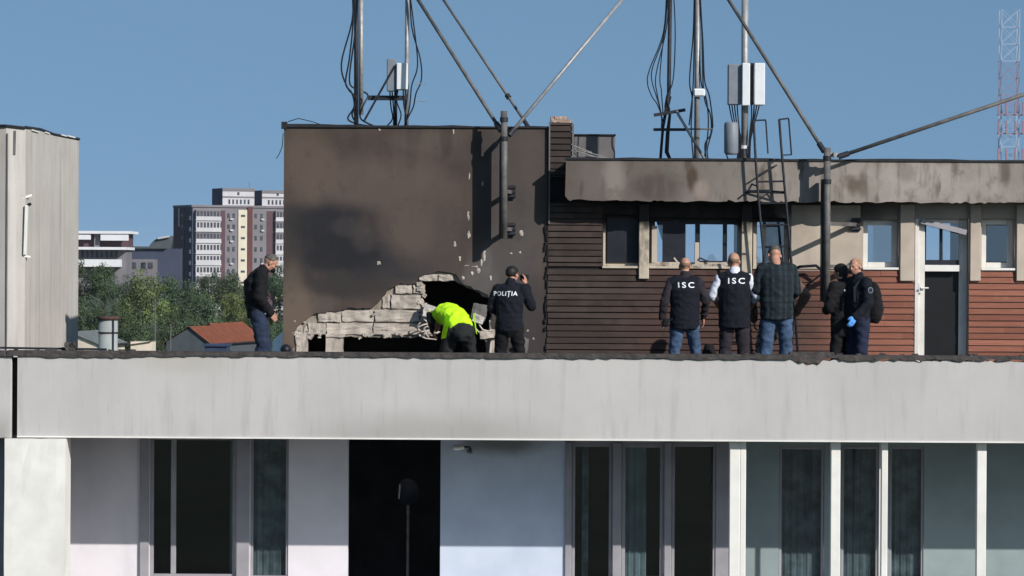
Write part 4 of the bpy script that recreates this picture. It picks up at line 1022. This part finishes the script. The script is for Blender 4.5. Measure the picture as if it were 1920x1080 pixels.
# lattice tower
yt = 420; tb_ = P(1891, 300, yt); gz = gh(tb_.x, yt)
lt2 = thing('lattice_tower', 'distant red and white lattice telecom tower at the right edge', 'tower', (tb_.x, yt, gz)); og = lt2.location.copy()
M['t_hazy_red'] = simple('tower_hazy_red', (.27,.17,.22), .1, 1, bump=0); M['t_hazy_white'] = simple('tower_hazy_white', (.36,.40,.50), .05, 1, bump=0)  # both paints paled and blued, distance haze mixed into the colour
zb = gz; k = 0; hw = 1.25
while zb < 37:
    z1_ = zb + 2.4; m = MB()
    for sx, sy in ((-1,-1),(1,-1),(1,1),(-1,1)): m.bar((tb_.x+sx*hw, yt+sy*hw, zb), (tb_.x+sx*hw, yt+sy*hw, z1_-.01), .08)
    for (a_, b_) in (((-1,-1),(1,-1)),((1,-1),(1,1)),((1,1),(-1,1)),((-1,1),(-1,-1))):
        p = Vector((tb_.x+a_[0]*hw, yt+a_[1]*hw, zb)); q = Vector((tb_.x+b_[0]*hw, yt+b_[1]*hw, zb))
        m.bar(p, q, .05); m.bar(p, q+Vector((0,0,2.4)), .045); m.bar(q, p+Vector((0,0,2.4)), .045)
    m.build('lattice_section', M['t_hazy_red'] if (k//3) % 2 else M['t_hazy_white'], lt2, org=og); zb = z1_; k += 1
m = MB()
for (z_) in (Z(1891,205,yt), Z(1891,240,yt), Z(1891,292,yt)):
    for sx in (-1.35, -.5, .5, 1.35): m.box(tb_.x+sx*1.25-.12, tb_.x+sx*1.25+.12, yt-2.1, yt-1.8, z_-.9, z_+.9)
    m.box(tb_.x-1.9, tb_.x+1.9, yt-1.8, yt-1.7, z_-.95, z_-.8)
each(m, 'panel_antenna', M['t_hazy_red'], lt2, org=og)

# ------------------------------------------------------------ people
def V(*a): return Vector(a)
SKIN = simple('skin', (.42,.22,.155), .1, 20, rough=.5, bump=0)
def cloth(name, c, var=.2, rough=.9): return simple(name, c, var, 7, rough=rough, bump=.7, bscale=16, bdist=.025)
def remesh(mb, vox, smooth_it=3, fold=0, seed=0):
    me = bpy.data.meshes.new('t'); bmesh.ops.recalc_face_normals(mb.bm, faces=mb.bm.faces[:]); mb.bm.to_mesh(me); mb.bm.free()
    o = bpy.data.objects.new('t', me); COL.objects.link(o)
    r = o.modifiers.new('r', 'REMESH'); r.mode = 'VOXEL'; r.voxel_size = vox
    if smooth_it: s_ = o.modifiers.new('s', 'SMOOTH'); s_.iterations = smooth_it; s_.factor = .6
    dg = bpy.context.evaluated_depsgraph_get(); out = bpy.data.meshes.new_from_object(o.evaluated_get(dg))
    bpy.data.objects.remove(o); bpy.data.meshes.remove(me)
    if fold:
        n = [v.normal.copy() for v in out.vertices]
        for v, nn in zip(out.vertices, n):
            q = Vector((v.co.x*7, v.co.y*7, v.co.z*9)) + V(seed*5, 0, 0)
            f = 1 - abs(mnoise.noise(q))*2.2; f2 = mnoise.noise(q*2.3)
            v.co += nn * fold * (f*.7 + f2*.6)
    return out
def cone(mb, a, b, ra, rb, mid=None):
    """tapered limb with rounded ends"""
    a = V(*a); b = V(*b); d = (b-a); L = d.length; d.normalize(); u = d.orthogonal().normalized(); v = d.cross(u)
    rings = []
    for k in (-.95, -.7, -.35): q = math.sqrt(1-k*k); rings.append((a + d*ra*k, u*ra*q, v*ra*q))
    for t in (0, .3, .6, 1):
        r = ra + (rb-ra)*t + (mid or 0)*math.sin(math.pi*t); rings.append((a + d*L*t, u*r, v*r))
    for k in (.35, .7, .95): q = math.sqrt(1-k*k); rings.append((b + d*rb*k, u*rb*q, v*rb*q))
    mb.loft(rings, 14)
def torso_loft(mb, pts, side):
    """pts: (centre, half width, half depth)"""
    rings = []; n = len(pts)
    for i, (c, rx, ry) in enumerate(pts):
        t = (V(*pts[min(i+1,n-1)][0]) - V(*pts[max(i-1,0)][0])).normalized()
        s = side[i] if isinstance(side, list) else side
        s = (s - t*s.dot(t)).normalized(); f = t.cross(s)
        rings.append((V(*c), s*rx, f*ry))
    mb.loft(rings, 22)
def hand(mb, w, d, n, thumb_side, curl=.5):
    """palm, four fingers of different length, thumb from the side of the palm. d: pointing, n: back of the hand"""
    d = d.normalized(); s = d.cross(n).normalized()*thumb_side; n = (n - d*n.dot(d)).normalized()
    c = w + d*.045
    torso_loft(mb, [(w - d*.01, .026, .02), (w + d*.02, .034, .018), (w + d*.06, .041, .016), (w + d*.09, .038, .013)], s)
    for i, (off, ln) in enumerate(((.028,.072),(.010,.082),(-.009,.076),(-.027,.060))):
        p0 = w + d*.085 + s*off; p1 = p0 + (d - n*curl*.5).normalized()*ln*.5; p2 = p1 + (d*.6 - n*curl*1.2).normalized()*ln*.3; p3 = p2 + (d*.3 - n*curl*1.6).normalized()*ln*.25
        mb.tube([p0, p1, p2, p3], [.0095,.009,.008,.006], 8)
    t0 = w + d*.025 + s*.026; t1 = t0 + (s*.8 + d*.8 - n*.3).normalized()*.038; t2 = t1 + (d + s*.15 - n*.5).normalized()*.032
    mb.tube([t0, t1, t2], [.014,.011,.008], 8)
def head_geo(mb, c, F, U, k=1.):
    """skull, jaw, nose, ears; F forward, U up"""
    F = F.normalized(); Sd = F.cross(U).normalized(); U = Sd.cross(F).normalized()
    rot = Matrix((Sd, F, U)).transposed()
    E = lambda x, y, z, rx, ry, rz, s=16: mb.ell(c + rot @ V(x, y, z)*k, rx*k, ry*k, rz*k, rot, s)
    E(0, -.012, .025, .076, .096, .088); E(0, .022, -.035, .060, .070, .072); E(0, .045, -.072, .036, .038, .032)
    E(0, .088, -.02, .013, .022, .022, 10); E(0, .086, -.005, .009, .014, .03, 8); E(0, .078, .018, .05, .016, .012, 10)
    E(0, .083, -.053, .022, .012, .008, 8)
    for s in (-1, 1):
        E(s*.078, -.005, -.012, .010, .018, .030, 10); E(s*.043, .05, -.022, .024, .026, .022, 10)
    return rot
J0 = dict(hip=.93, knee=.50, ankle=.09, waist=1.08, chest=1.30, sh=1.45, neck=1.52, head=1.66)
def person(label, px, Y, rz, H, pose, wear, hair=None, extra=None, py=None):
    s = H/1.78; o = thing('person', label, 'person', (X(px, Y, 600), Y, ZD), rz)
    pz = pose
    pel = V(*pz.get('pelvis', (0,0,.95))); wai = V(*pz.get('waist', (0,0,1.10))); che = V(*pz.get('chest', (0,0,1.31))); nek = V(*pz.get('neck', (0,0,1.50))); hed = V(*pz.get('head', (0,.02,1.665)))
    sa = V(*pz.get('side', (1,0,0))).normalized(); ha = V(*pz.get('hipside', (1,0,0))).normalized()
    F = V(*pz.get('face', (0,1,0))); U = V(*pz.get('up', (0,0,1)))
    shw = pz.get('shw', .185)
    shc = nek.lerp(che, .35)
    J = {}
    for k, sg in (('L', -1), ('R', 1)):
        J['sh'+k] = shc + sa*sg*shw
        J['hip'+k] = pel + ha*sg*.095 - V(0,0,.03)
        J['el'+k] = V(*pz.get('el'+k, (sg*.27, -.02, 1.17))); J['wr'+k] = V(*pz.get('wr'+k, (sg*.27, .08, .92)))
        J['kn'+k] = V(*pz.get('kn'+k, (sg*.12, .02, .50))); J['an'+k] = V(*pz.get('an'+k, (sg*.14, -.02, .09)))
        J['toe'+k] = J['an'+k] + V(*pz.get('toe'+k, (sg*.03, .17, -.045)))
    hd = {k: V(*pz.get('hd'+k, (0,.2,-1))) for k in 'LR'}; hn = {k: V(*pz.get('hn'+k, (1 if k=='R' else -1,0,0))) for k in 'LR'}
    for d_ in J: J[d_] = J[d_]*s
    pel, wai, che, nek, hed, shc = [v*s for v in (pel, wai, che, nek, hed, shc)]
    # body
    m = MB()
    torso_loft(m, [(pel-(wai-pel)*.7, .12*s, .09*s), (pel, .15*s, .10*s), (wai, .13*s, .095*s), (che, .155*s, .11*s), (shc, .15*s, .085*s), (nek, .06*s, .06*s)], sa)
    cone(m, nek - (hed-nek)*.2, hed - (hed-nek)*.15, .062*s, .056*s)
    rot = head_geo(m, hed, F, U, s)
    for k, sg in (('L', -1), ('R', 1)):
        cone(m, J['sh'+k], J['el'+k], .052*s, .040*s); cone(m, J['el'+k], J['wr'+k], .040*s, .027*s)
        hand(m, J['wr'+k], hd[k], hn[k], pz.get('th'+k, -sg if False else 1 if k == 'L' else -1))
        cone(m, J['hip'+k], J['kn'+k], .078*s, .055*s); cone(m, J['kn'+k], J['an'+k], .052*s, .036*s, .012)
        cone(m, J['an'+k]-V(0,0,.03), J['toe'+k], .038*s, .03*s)
    fin('body', remesh(m, .0075, 2), wear.get('skin', SKIN), o, True)
    # trousers and shoes
    lg = wear.get('leg', 1.)
    m = MB(); torso_loft(m, [(pel-(wai-pel)*1.15, .08*s, .06*s), (pel-(wai-pel)*.8, .15*s, .112*s), (pel, .178*s, .135*s), (wai-(wai-pel)*.35, .155*s, .12*s)], ha)
    for k in 'LR':
        cone(m, J['hip'+k], J['kn'+k], .102*s*lg, .078*s*lg); cone(m, J['kn'+k], J['an'+k]+V(0,0,.03), .076*s*lg, .070*s*lg)
    fin('trousers', remesh(m, .013, 3, .015, hash(label) % 7), wear['trousers'], o, True)
    for k in 'LR':
        m = MB(); a = J['an'+k]; t_ = J['toe'+k]; cone(m, a - V(0,0,.02) - (t_-a)*.25, t_+(t_-a)*.25, .05*s, .042*s)
        bmesh.ops.bisect_plane(m.bm, geom=m.bm.verts[:]+m.bm.edges[:]+m.bm.faces[:], plane_co=(0,0,.004), plane_no=(0,0,-1), clear_outer=True)
        m.build('shoe', wear.get('shoe', M['cable']), o, smooth=True)
    # upper clothes
    def upper(name, mat, hem=.12, arms=True, inf=0., short=0, collar=True, fold=.014, seed=0):
        m = MB(); hp = pel - (wai-pel).normalized()*hem*s
        torso_loft(m, [(hp, (.178+inf)*s, (.135+inf)*s), (pel+(wai-pel)*.3, (.182+inf)*s, (.138+inf)*s), (wai, (.178+inf)*s, (.135+inf)*s), (che, (.195+inf)*s, (.145+inf)*s), (shc, (.165+inf)*s, (.10+inf)*s), (nek-(nek-shc)*.15, (.085+inf*.5)*s, (.08+inf*.5)*s)], sa)
        for k in 'LR':
            a = J['sh'+k]; cone(m, shc.lerp(a, .45), a - V(0,0,.008) if arms else shc.lerp(a, .86), (.078+inf)*s, ((.07 if arms else .056)+inf)*s)
            if arms:
                cone(m, a, J['el'+k], (.070+inf)*s, (.060+inf)*s)
                e = J['el'+k]; w_ = J['wr'+k]
                if short < 1: cone(m, e, e.lerp(w_, 1-short-.04), (.060+inf)*s, (.046+inf)*s)
        if collar: cone(m, nek-(nek-shc)*.1, nek+(hed-nek)*.22, .075*s, .07*s)
        me = remesh(m, .012, 3, fold, seed)
        return fin(name, me, mat, o, True)
    objs = {}
    for i, u in enumerate(wear['upper']): objs[u['name']] = upper(seed=i+len(label), **u)
    # hair
    if hair:
        m = MB(); bm2 = m.bm
        sc = hair.get('sc', 1.06); base_c = hed + rot @ V(0,-.012,.025)*s
        bmesh.ops.create_icosphere(bm2, subdivisions=4, radius=1)
        dele = []
        for v in bm2.verts:
            d = v.co.copy(); front, up = d.y, d.z
            r_ = sc + mnoise.noise(d*7)*.03 + mnoise.noise(d*18)*.015
            low = hair.get('low', -.55); line = hair.get('line', .35)
            lim = low if front < 0 else low + (front)*(line-low)*1.6
            if up < lim or (hair.get('bald') and (up > hair['bald'])): dele.append(v)
            loc = V(d.x*.076*r_, d.y*.096*r_, d.z*.088*r_)
            if hair.get('long') and front < .2 and up < 0: loc.z += up*hair['long']
            v.co = base_c + (rot @ loc)*s
        bmesh.ops.delete(bm2, geom=dele, context='VERTS')
        bmesh.ops.solidify(bm2, geom=bm2.faces[:], thickness=.006)
        m.build('hair', hair['mat'], o, smooth=True)
    # face details
    for sg in (-1, 1):
        MB().ell(hed + rot @ V(sg*.030, .081, .0)*s, .011*s, .008*s, .006*s, rot, 10).build('eye', M['dark_eye'], o, smooth=True)
    MB().ell(hed + rot @ V(0, .092, -.056)*s, .021*s, .006*s, .004*s, rot, 10).build('mouth', M['lip'], o, smooth=True)
    return o, objs, J, rot, hed, s
M['dark_eye'] = simple('dark_eye', (.02,.015,.012), .1, 5, rough=.3, bump=0); M['lip'] = simple('lip', (.25,.08,.07), .1, 5, rough=.5, bump=0)
def text_on(o, target, txt, size, x, z, y0, mat, sx=1., off=.003, bold=.012, n=V(0,1,0), name='lettering', sp=1.15):
    """lettering wrapped on the cloth of the back"""
    cu = bpy.data.curves.new('t', 'FONT'); cu.body = txt; cu.size = size; cu.align_x = 'CENTER'; cu.align_y = 'CENTER'; cu.offset = bold*size/.1*.1; cu.space_character = sp; cu.resolution_u = 3
    t = bpy.data.objects.new('t', cu); COL.objects.link(t); dg = bpy.context.evaluated_depsgraph_get()
    me = bpy.data.meshes.new_from_object(t.evaluated_get(dg)); bpy.data.objects.remove(t)
    bm = bmesh.new(); bm.from_mesh(me)
    bmesh.ops.triangulate(bm, faces=bm.faces[:]); bmesh.ops.subdivide_edges(bm, edges=[e for e in bm.edges if e.calc_length() > size*.15], cuts=2)
    tb = bmesh.new(); tb.from_mesh(target.data); bv = BVHTree.FromBMesh(tb)
    for v in bm.verts:
        p = V(v.co.x*sx + x, y0, v.co.y + z); h = bv.ray_cast(p, n)
        v.co = (h[0] - n*off) if h[0] else V(p.x, 0, p.z)
    tb.free(); bm.to_mesh(me); bm.free()
    return fin(name, me, mat, o)
C = dict(black=cloth('black_cloth', (.006,.006,.008)), navy=cloth('navy_cloth', (.0045,.0055,.012)), jeans=cloth('blue_denim', (.042,.074,.135), .4), djeans=cloth('dark_denim', (.018,.028,.055), .3),
         dgrey=cloth('dark_grey_cloth', (.014,.016,.017)), brown=cloth('brown_cloth', (.13,.09,.072)), white=cloth('white_shirt', (.62,.64,.72), .05), charcoal=cloth('charcoal_cloth', (.022,.018,.024)),
         hivis=cloth('hi_vis_yellow', (.50,.88,.015), .08), camo=None, navy2=cloth('navy_trousers', (.012,.018,.042)))
g = NG('camouflage'); c = g.mix(g.ramp(g.noise(14), .48, .52), (.05,.045,.03), (.28,.27,.22)); C['camo'] = g.done(c, .9)
g = NG('plaid_shirt'); sep = g.n('ShaderNodeSeparateXYZ'); g.L(g.obj, sep.inputs[0])
wx = g.math('SINE', g.math('MULTIPLY', sep.outputs[0], 75)); wz = g.math('SINE', g.math('MULTIPLY', sep.outputs[2], 75))
c = g.mix(g.ramp(wx, .1, .7, 0, .65), (.008,.013,.018), (.016,.034,.040)); c = g.mix(g.ramp(wz, .3, .8, 0, .5), c, (.005,.007,.011))
c = g.mix(g.ramp(g.math('SINE', g.math('MULTIPLY', sep.outputs[0], 37.5)), .9, 1, 0, .4), c, (.03,.05,.055)); g.bump(22, .5, .012); C['plaid'] = g.done(c, .9)
LET = simple('white_lettering', (.75,.77,.8), .02, 5, bump=0)
HB = simple('dark_hair', (.012,.010,.009), .3, 40, rough=.6); HG = simple('grizzled_hair', (.09,.08,.07), .4, 60, rough=.7); HS = simple('stubble_hair', (.20,.13,.09), .3, 80, rough=.7); HF = simple('fair_hair', (.3,.19,.11), .3, 60, rough=.7)

# bald man with ISC vest, grey sleeves
o, ob_, J, rot, hd_, s = person('bald man in navy vest lettered ISC over dark grey sleeves, in blue jeans', 1284, -2.2, R(4), 1.70,
  dict(elL=(-.285,-.03,1.17), wrL=(-.30,.06,.93), elR=(.285,-.03,1.17), wrR=(.27,.12,.95), anL=(-.17,0,.09), anR=(.17,-.02,.09), knL=(-.13,.02,.5), knR=(.15,.02,.5), neck=(0,.02,1.49), head=(.005,.06,1.645), face=(.05,1,-.2), up=(0,.2,1)),
  dict(trousers=C['jeans'], upper=[dict(name='shirt', mat=C['charcoal'], inf=-.004, hem=.06), dict(name='vest', mat=C['navy'], arms=False, hem=.16, inf=.018, fold=.010, collar=False)]),
  dict(mat=HS, sc=1.015, low=-.6, line=.2, bald=.1))
text_on(o, ob_['vest'], 'ISC', .105*s, .0, 1.385*s, -1, LET, 1.25, sp=1.35)
MB().obox(V(-.27,-.05,.88)*s, (.08,.10,.11), Matrix.Rotation(.2,3,'Y')).build('belt_pouch', C['black'], o, bevel=.02)
# second ISC man, white shirt
o, ob_, J, rot, hd_, s = person('bald man in navy vest lettered ISC over a white shirt, in dark trousers', 1377, -2.2, R(-3), 1.755,
  dict(elL=(-.29,.0,1.21), wrL=(-.20,.2,1.05), elR=(.29,.0,1.21), wrR=(.22,.2,1.05), hdL=(.5,1,0), hdR=(-.5,1,0), anL=(-.12,0,.09), anR=(.14,.0,.09), neck=(0,.02,1.50), head=(-.01,.05,1.66), face=(.15,1,-.1)),
  dict(trousers=C['charcoal'], upper=[dict(name='shirt', mat=C['white'], inf=-.004, hem=.04, short=.55), dict(name='vest', mat=C['navy'], arms=False, hem=.16, inf=.026, fold=.009, collar=False)]),
  dict(mat=HS, sc=1.015, low=-.6, line=.2, bald=.1))
text_on(o, ob_['vest'], 'ISC', .105*s, .02, 1.40*s, -1, LET, 1.25, sp=1.35)
# plaid shirt man, head bowed
o, ob_, J, rot, hd_, s = person('tall man in dark plaid shirt and blue jeans with bowed head, grizzled hair', 1456, -2.25, R(3), 1.93,
  dict(shw=.165, chest=(0,.02,1.30), neck=(0,.06,1.47), head=(-.01,.16,1.585), face=(-.2,1,-.9), up=(0,.9,1), elL=(-.225,.04,1.17), wrL=(-.12,.25,1.06), elR=(.225,.04,1.17), wrR=(.15,.25,1.06), hdL=(.4,1,.1), hdR=(-.4,1,.1), anL=(-.12,0,.09), anR=(.13,0,.09)),
  dict(trousers=C['jeans'], leg=.94, upper=[dict(name='shirt', mat=C['plaid'], hem=.13, inf=.014, collar=False)]),
  dict(mat=HG, sc=1.04, low=-.35, line=.35))
# the one hidden in front of him
person('person mostly hidden behind the plaid shirt man, brown jacket and camouflage trousers', 1457, -1.75, R(10), 1.82,
  dict(elL=(-.34,-.02,1.14), wrL=(-.30,.02,.86), hdL=(.1,0,-1), elR=(.37,-.02,1.17), wrR=(.27,.1,.93), anL=(-.23,0,.09), anR=(.1,0,.09), knL=(-.20,.02,.5), head=(.02,.12,1.56), face=(0,1,-.7), neck=(0,.04,1.46)),
  dict(trousers=C['camo'], upper=[dict(name='jacket', mat=C['brown'], hem=.08, inf=.0)]), dict(mat=HB, sc=1.04, low=-.5, line=.35))
# police photographer
o, ob_, J, rot, hd_, s = person('police officer in black uniform seen from behind, raising a camera', 955, -1.9, R(-8), 1.64,
  dict(pelvis=(0,0,.87), waist=(0,0,1.02), chest=(0,.02,1.24), neck=(.01,.04,1.43), head=(.03,.08,1.575), face=(.6,1,0), hipside=(1,0,0), elL=(-.27,.05,1.10), wrL=(-.15,.26,1.0), elR=(.30,.10,1.12), wrR=(.20,.24,1.42), hdR=(-.1,.2,1), hnR=(1,-.3,0), knL=(-.13,.08,.47), knR=(.13,.08,.47), anL=(-.15,0,.09), anR=(.15,0,.09)),
  dict(trousers=C['black'], leg=1.06, upper=[dict(name='jacket', mat=C['navy'], hem=.10, inf=.004)]), dict(mat=HB, sc=1.10, low=-.55, line=.15))
text_on(o, ob_['jacket'], 'POLIȚIA', .085*s, -.045, 1.30*s, -1, LET, 1.0, bold=.014)
cp = J['wrR'] + V(-.03,.06,.10)
cam_o = thing('camera', 'small black camera raised by the police photographer', 'camera', o.matrix_basis @ cp)
og0 = Vector((0,0,0))
MB().box(-.06,.06,-.03,.03,-.04,.04).build('camera_body', C['dgrey'], cam_o, bevel=.008)
MB().tube([(0,.03,0),(0,.09,0)], .032, 14).build('lens', C['dgrey'], cam_o, smooth=True)
# bending man in yellow
g = person('man bending over the rubble in a bright yellow high visibility jacket', 862, -1.75, R(14), 1.68,
  dict(pelvis=(0,0,.80), waist=(-.03,.17,.93), chest=(-.09,.38,.98), neck=(-.15,.56,.93), head=(-.18,.70,.83), face=(0,.5,-1), up=(0,1,.3), side=(1,.12,0),
       elL=(-.31,.40,.86), wrL=(-.27,.55,.74), elR=(.10,.56,.84), wrR=(.0,.68,.72), hdL=(.3,.4,-.6), hdR=(0,.5,-.6), knL=(-.17,.10,.47), knR=(.17,.10,.47), anL=(-.17,0,.09), anR=(.18,0,.09)),
  dict(trousers=C['dgrey'], leg=1.12, upper=[dict(name='sweater', mat=C['black'], hem=.0, inf=-.01), dict(name='jacket', mat=C['hivis'], arms=False, hem=.06, inf=.012, collar=False)]), dict(mat=HB, sc=1.06, low=-.55, line=.3))
o = g[0]
m = MB().poly([(-.19,-.02,.94), (-.15,-.09,.90), (-.20,-.08,.62), (-.25,.0,.60)]); m.poly([(.17,-.04,.92), (.20,.02,.95), (.235,.0,.66), (.205,-.06,.68)])
bmesh.ops.solidify(m.bm, geom=m.bm.faces[:], thickness=.012); each(m, 'jacket_hem', C['hivis'], o, bevel=.003)
# lone man on the left, facing right
o, ob_, J, rot, hd_, s = person('man in black jacket and dark jeans alone at the left, looking down at his hands', 488, -2.0, R(-80), 1.80,
  dict(pelvis=(0,-.03,.95), waist=(0,-.06,1.10), chest=(0,-.06,1.30), neck=(0,.03,1.46), head=(0,.13,1.565), face=(0,1,-.8), up=(0,.8,1), elL=(-.23,-.04,1.15), wrL=(-.12,.12,.96), elR=(.235,-.05,1.14), wrR=(.17,.11,.92), hdR=(-.2,.6,-.7), hdL=(.2,.6,-.7), hnR=(1,0,.5), anL=(-.10,.06,.09), anR=(.12,-.05,.09), knL=(-.09,.07,.5)),
  dict(trousers=C['djeans'], leg=1.06, upper=[dict(name='jacket', mat=C['black'], hem=.07, inf=.008)]), dict(mat=HG, sc=1.02, low=-.25, line=.6))
MB().ell(hd_ + rot @ V(0,.075,-.055)*s, .05, .045, .04, rot, 14).build('face_mask', C['black'], o, smooth=True)
m = MB()
for (y_, z_, w_) in ((.02,.96,.035),(.07,.99,.03),(.05,.93,.03)): m.obox(V(.19,y_,z_)*s, (.02,w_,.045), Matrix.Rotation(.4*w_*20,3,'X'))
each(m, 'hip_tag', LET, o)
MB().ell(V(.16,.10,.93)*s, .03, .07, .06).build('belt_pouch', C['black'], o, smooth=True)
# dark pair on the right
person('dark haired person in long black jacket turned away, right of the tall pole', 1581, -2.2, R(40), 1.63,
  dict(elL=(-.26,.02,1.15), wrL=(-.12,.22,1.1), elR=(.27,0,1.15), wrR=(.2,.2,1.0), hdL=(.3,1,0), hdR=(-.3,1,0), anL=(-.11,0,.09), anR=(.12,0,.09), face=(-.3,1,-.3), head=(0,.06,1.64)),
  dict(trousers=C['black'], leg=1.05, upper=[dict(name='jacket', mat=C['black'], hem=.22, inf=.012)]), dict(mat=HB, sc=1.14, low=-.95, line=.25, long=.05))
o, ob_, J, rot, hd_, s = person('police officer with a backpack, round sleeve badge and blue glove', 1609, -2.35, R(118), 1.70,
  dict(elL=(-.25,.0,1.15), wrL=(-.22,.20,.98), hdL=(0,.6,-1), elR=(.25,.0,1.15), wrR=(.18,.16,.95), hdR=(0,.6,-1), anL=(-.10,0,.09), anR=(.10,0,.09), face=(-.35,1,-.15), head=(0,.05,1.655)),
  dict(trousers=C['navy2'], upper=[dict(name='jacket', mat=C['navy'], hem=.12, inf=.004)]), dict(mat=HF, sc=1.03, low=-.35, line=.75, bald=.75))
m = MB(); hand(m, J['wrL'], V(0,.6,-1), V(-1,0,0), 1); GL = simple('blue_glove', (.10,.32,.75), .05, 5, bump=0)
me = remesh(m, .006, 1)
for v in me.vertices: v.co += v.normal*.004
fin('glove', me, GL, o, True)
bc = J['shL'].lerp(J['elL'], .35)
tb = V(-.078*s, 0, 0)
MB().tube([bc + tb*.9, bc + tb*1.12], .038, 18).build('sleeve_badge', M['greybox'], o)
MB().tube([bc + tb*1.121, bc + tb*1.16], .029, 18).build('badge_centre', C['navy2'], o)
for sg in (-1, 1):
    MB().tube([V(sg*.11,-.10,1.43)*s, V(sg*.12,.04,1.49)*s, V(sg*.12,.15,1.36)*s, V(sg*.13,.15,1.18)*s], .018, 8).build('backpack_strap', C['dgrey'], o)
MB().box(.09*s,.13*s,.15*s,.165*s,1.30*s,1.34*s).build('chest_tag', LET, o)
bp = thing('backpack', 'black backpack worn by the police officer', 'backpack', o.matrix_basis @ (V(0,-.22,1.0)*s), R(118))
m = MB(); torso_loft(m, [((0,.0,-.10),.11,.07),((0,-.01,-.05),.15,.10),((0,-.01,.12),.155,.11),((0,.0,.30),.14,.10),((0,.02,.42),.10,.06)], V(1,0,0))
fin('pack', remesh(m, .012, 3, .008, 3), C['black'], bp, True)
m = MB(); torso_loft(m, [((0,-.09,-.02),.09,.04),((0,-.10,.08),.11,.05),((0,-.09,.2),.09,.035)], V(1,0,0)); fin('front_pocket', remesh(m, .01, 3, .004, 5), C['dgrey'], bp, True)
MB().tube([(-.04,.02,.42),(0,.02,.47),(.04,.02,.42)], .008, 6).build('grab_handle', C['dgrey'], bp)
# bag at the wall
m = MB(); q = P(1329, 700, -.35); torso_loft(m, [((q.x,-.35,.0),.10,.08),((q.x,-.35,.1),.12,.09),((q.x,-.35,.4),.10,.08),((q.x,-.35,.52),.05,.04)], V(1,0,0))
ob2 = fin('holdall', remesh(m, .012, 3, .01, 2), C['black'], None, True); tag(setorg(ob2, (q.x,-.35,0)), 'black bag on the deck between the two men with ISC vests', 'bag')

# ------------------------------------------------------------ thin air between here and the far blocks
hz = bpy.data.materials.new('haze_air'); hz.use_nodes = True; t = hz.node_tree; t.nodes.clear()
ho = t.nodes.new('ShaderNodeOutputMaterial'); pv = t.nodes.new('ShaderNodeVolumePrincipled'); pv.inputs['Color'].default_value = (.82,.88,1,1); pv.inputs['Density'].default_value = .00004
t.links.new(pv.outputs[0], ho.inputs['Volume'])
hb = MB().box(-3600, 3600, -1600, 8100, -29, 45).build('haze', hz); hb['kind'] = 'stuff'
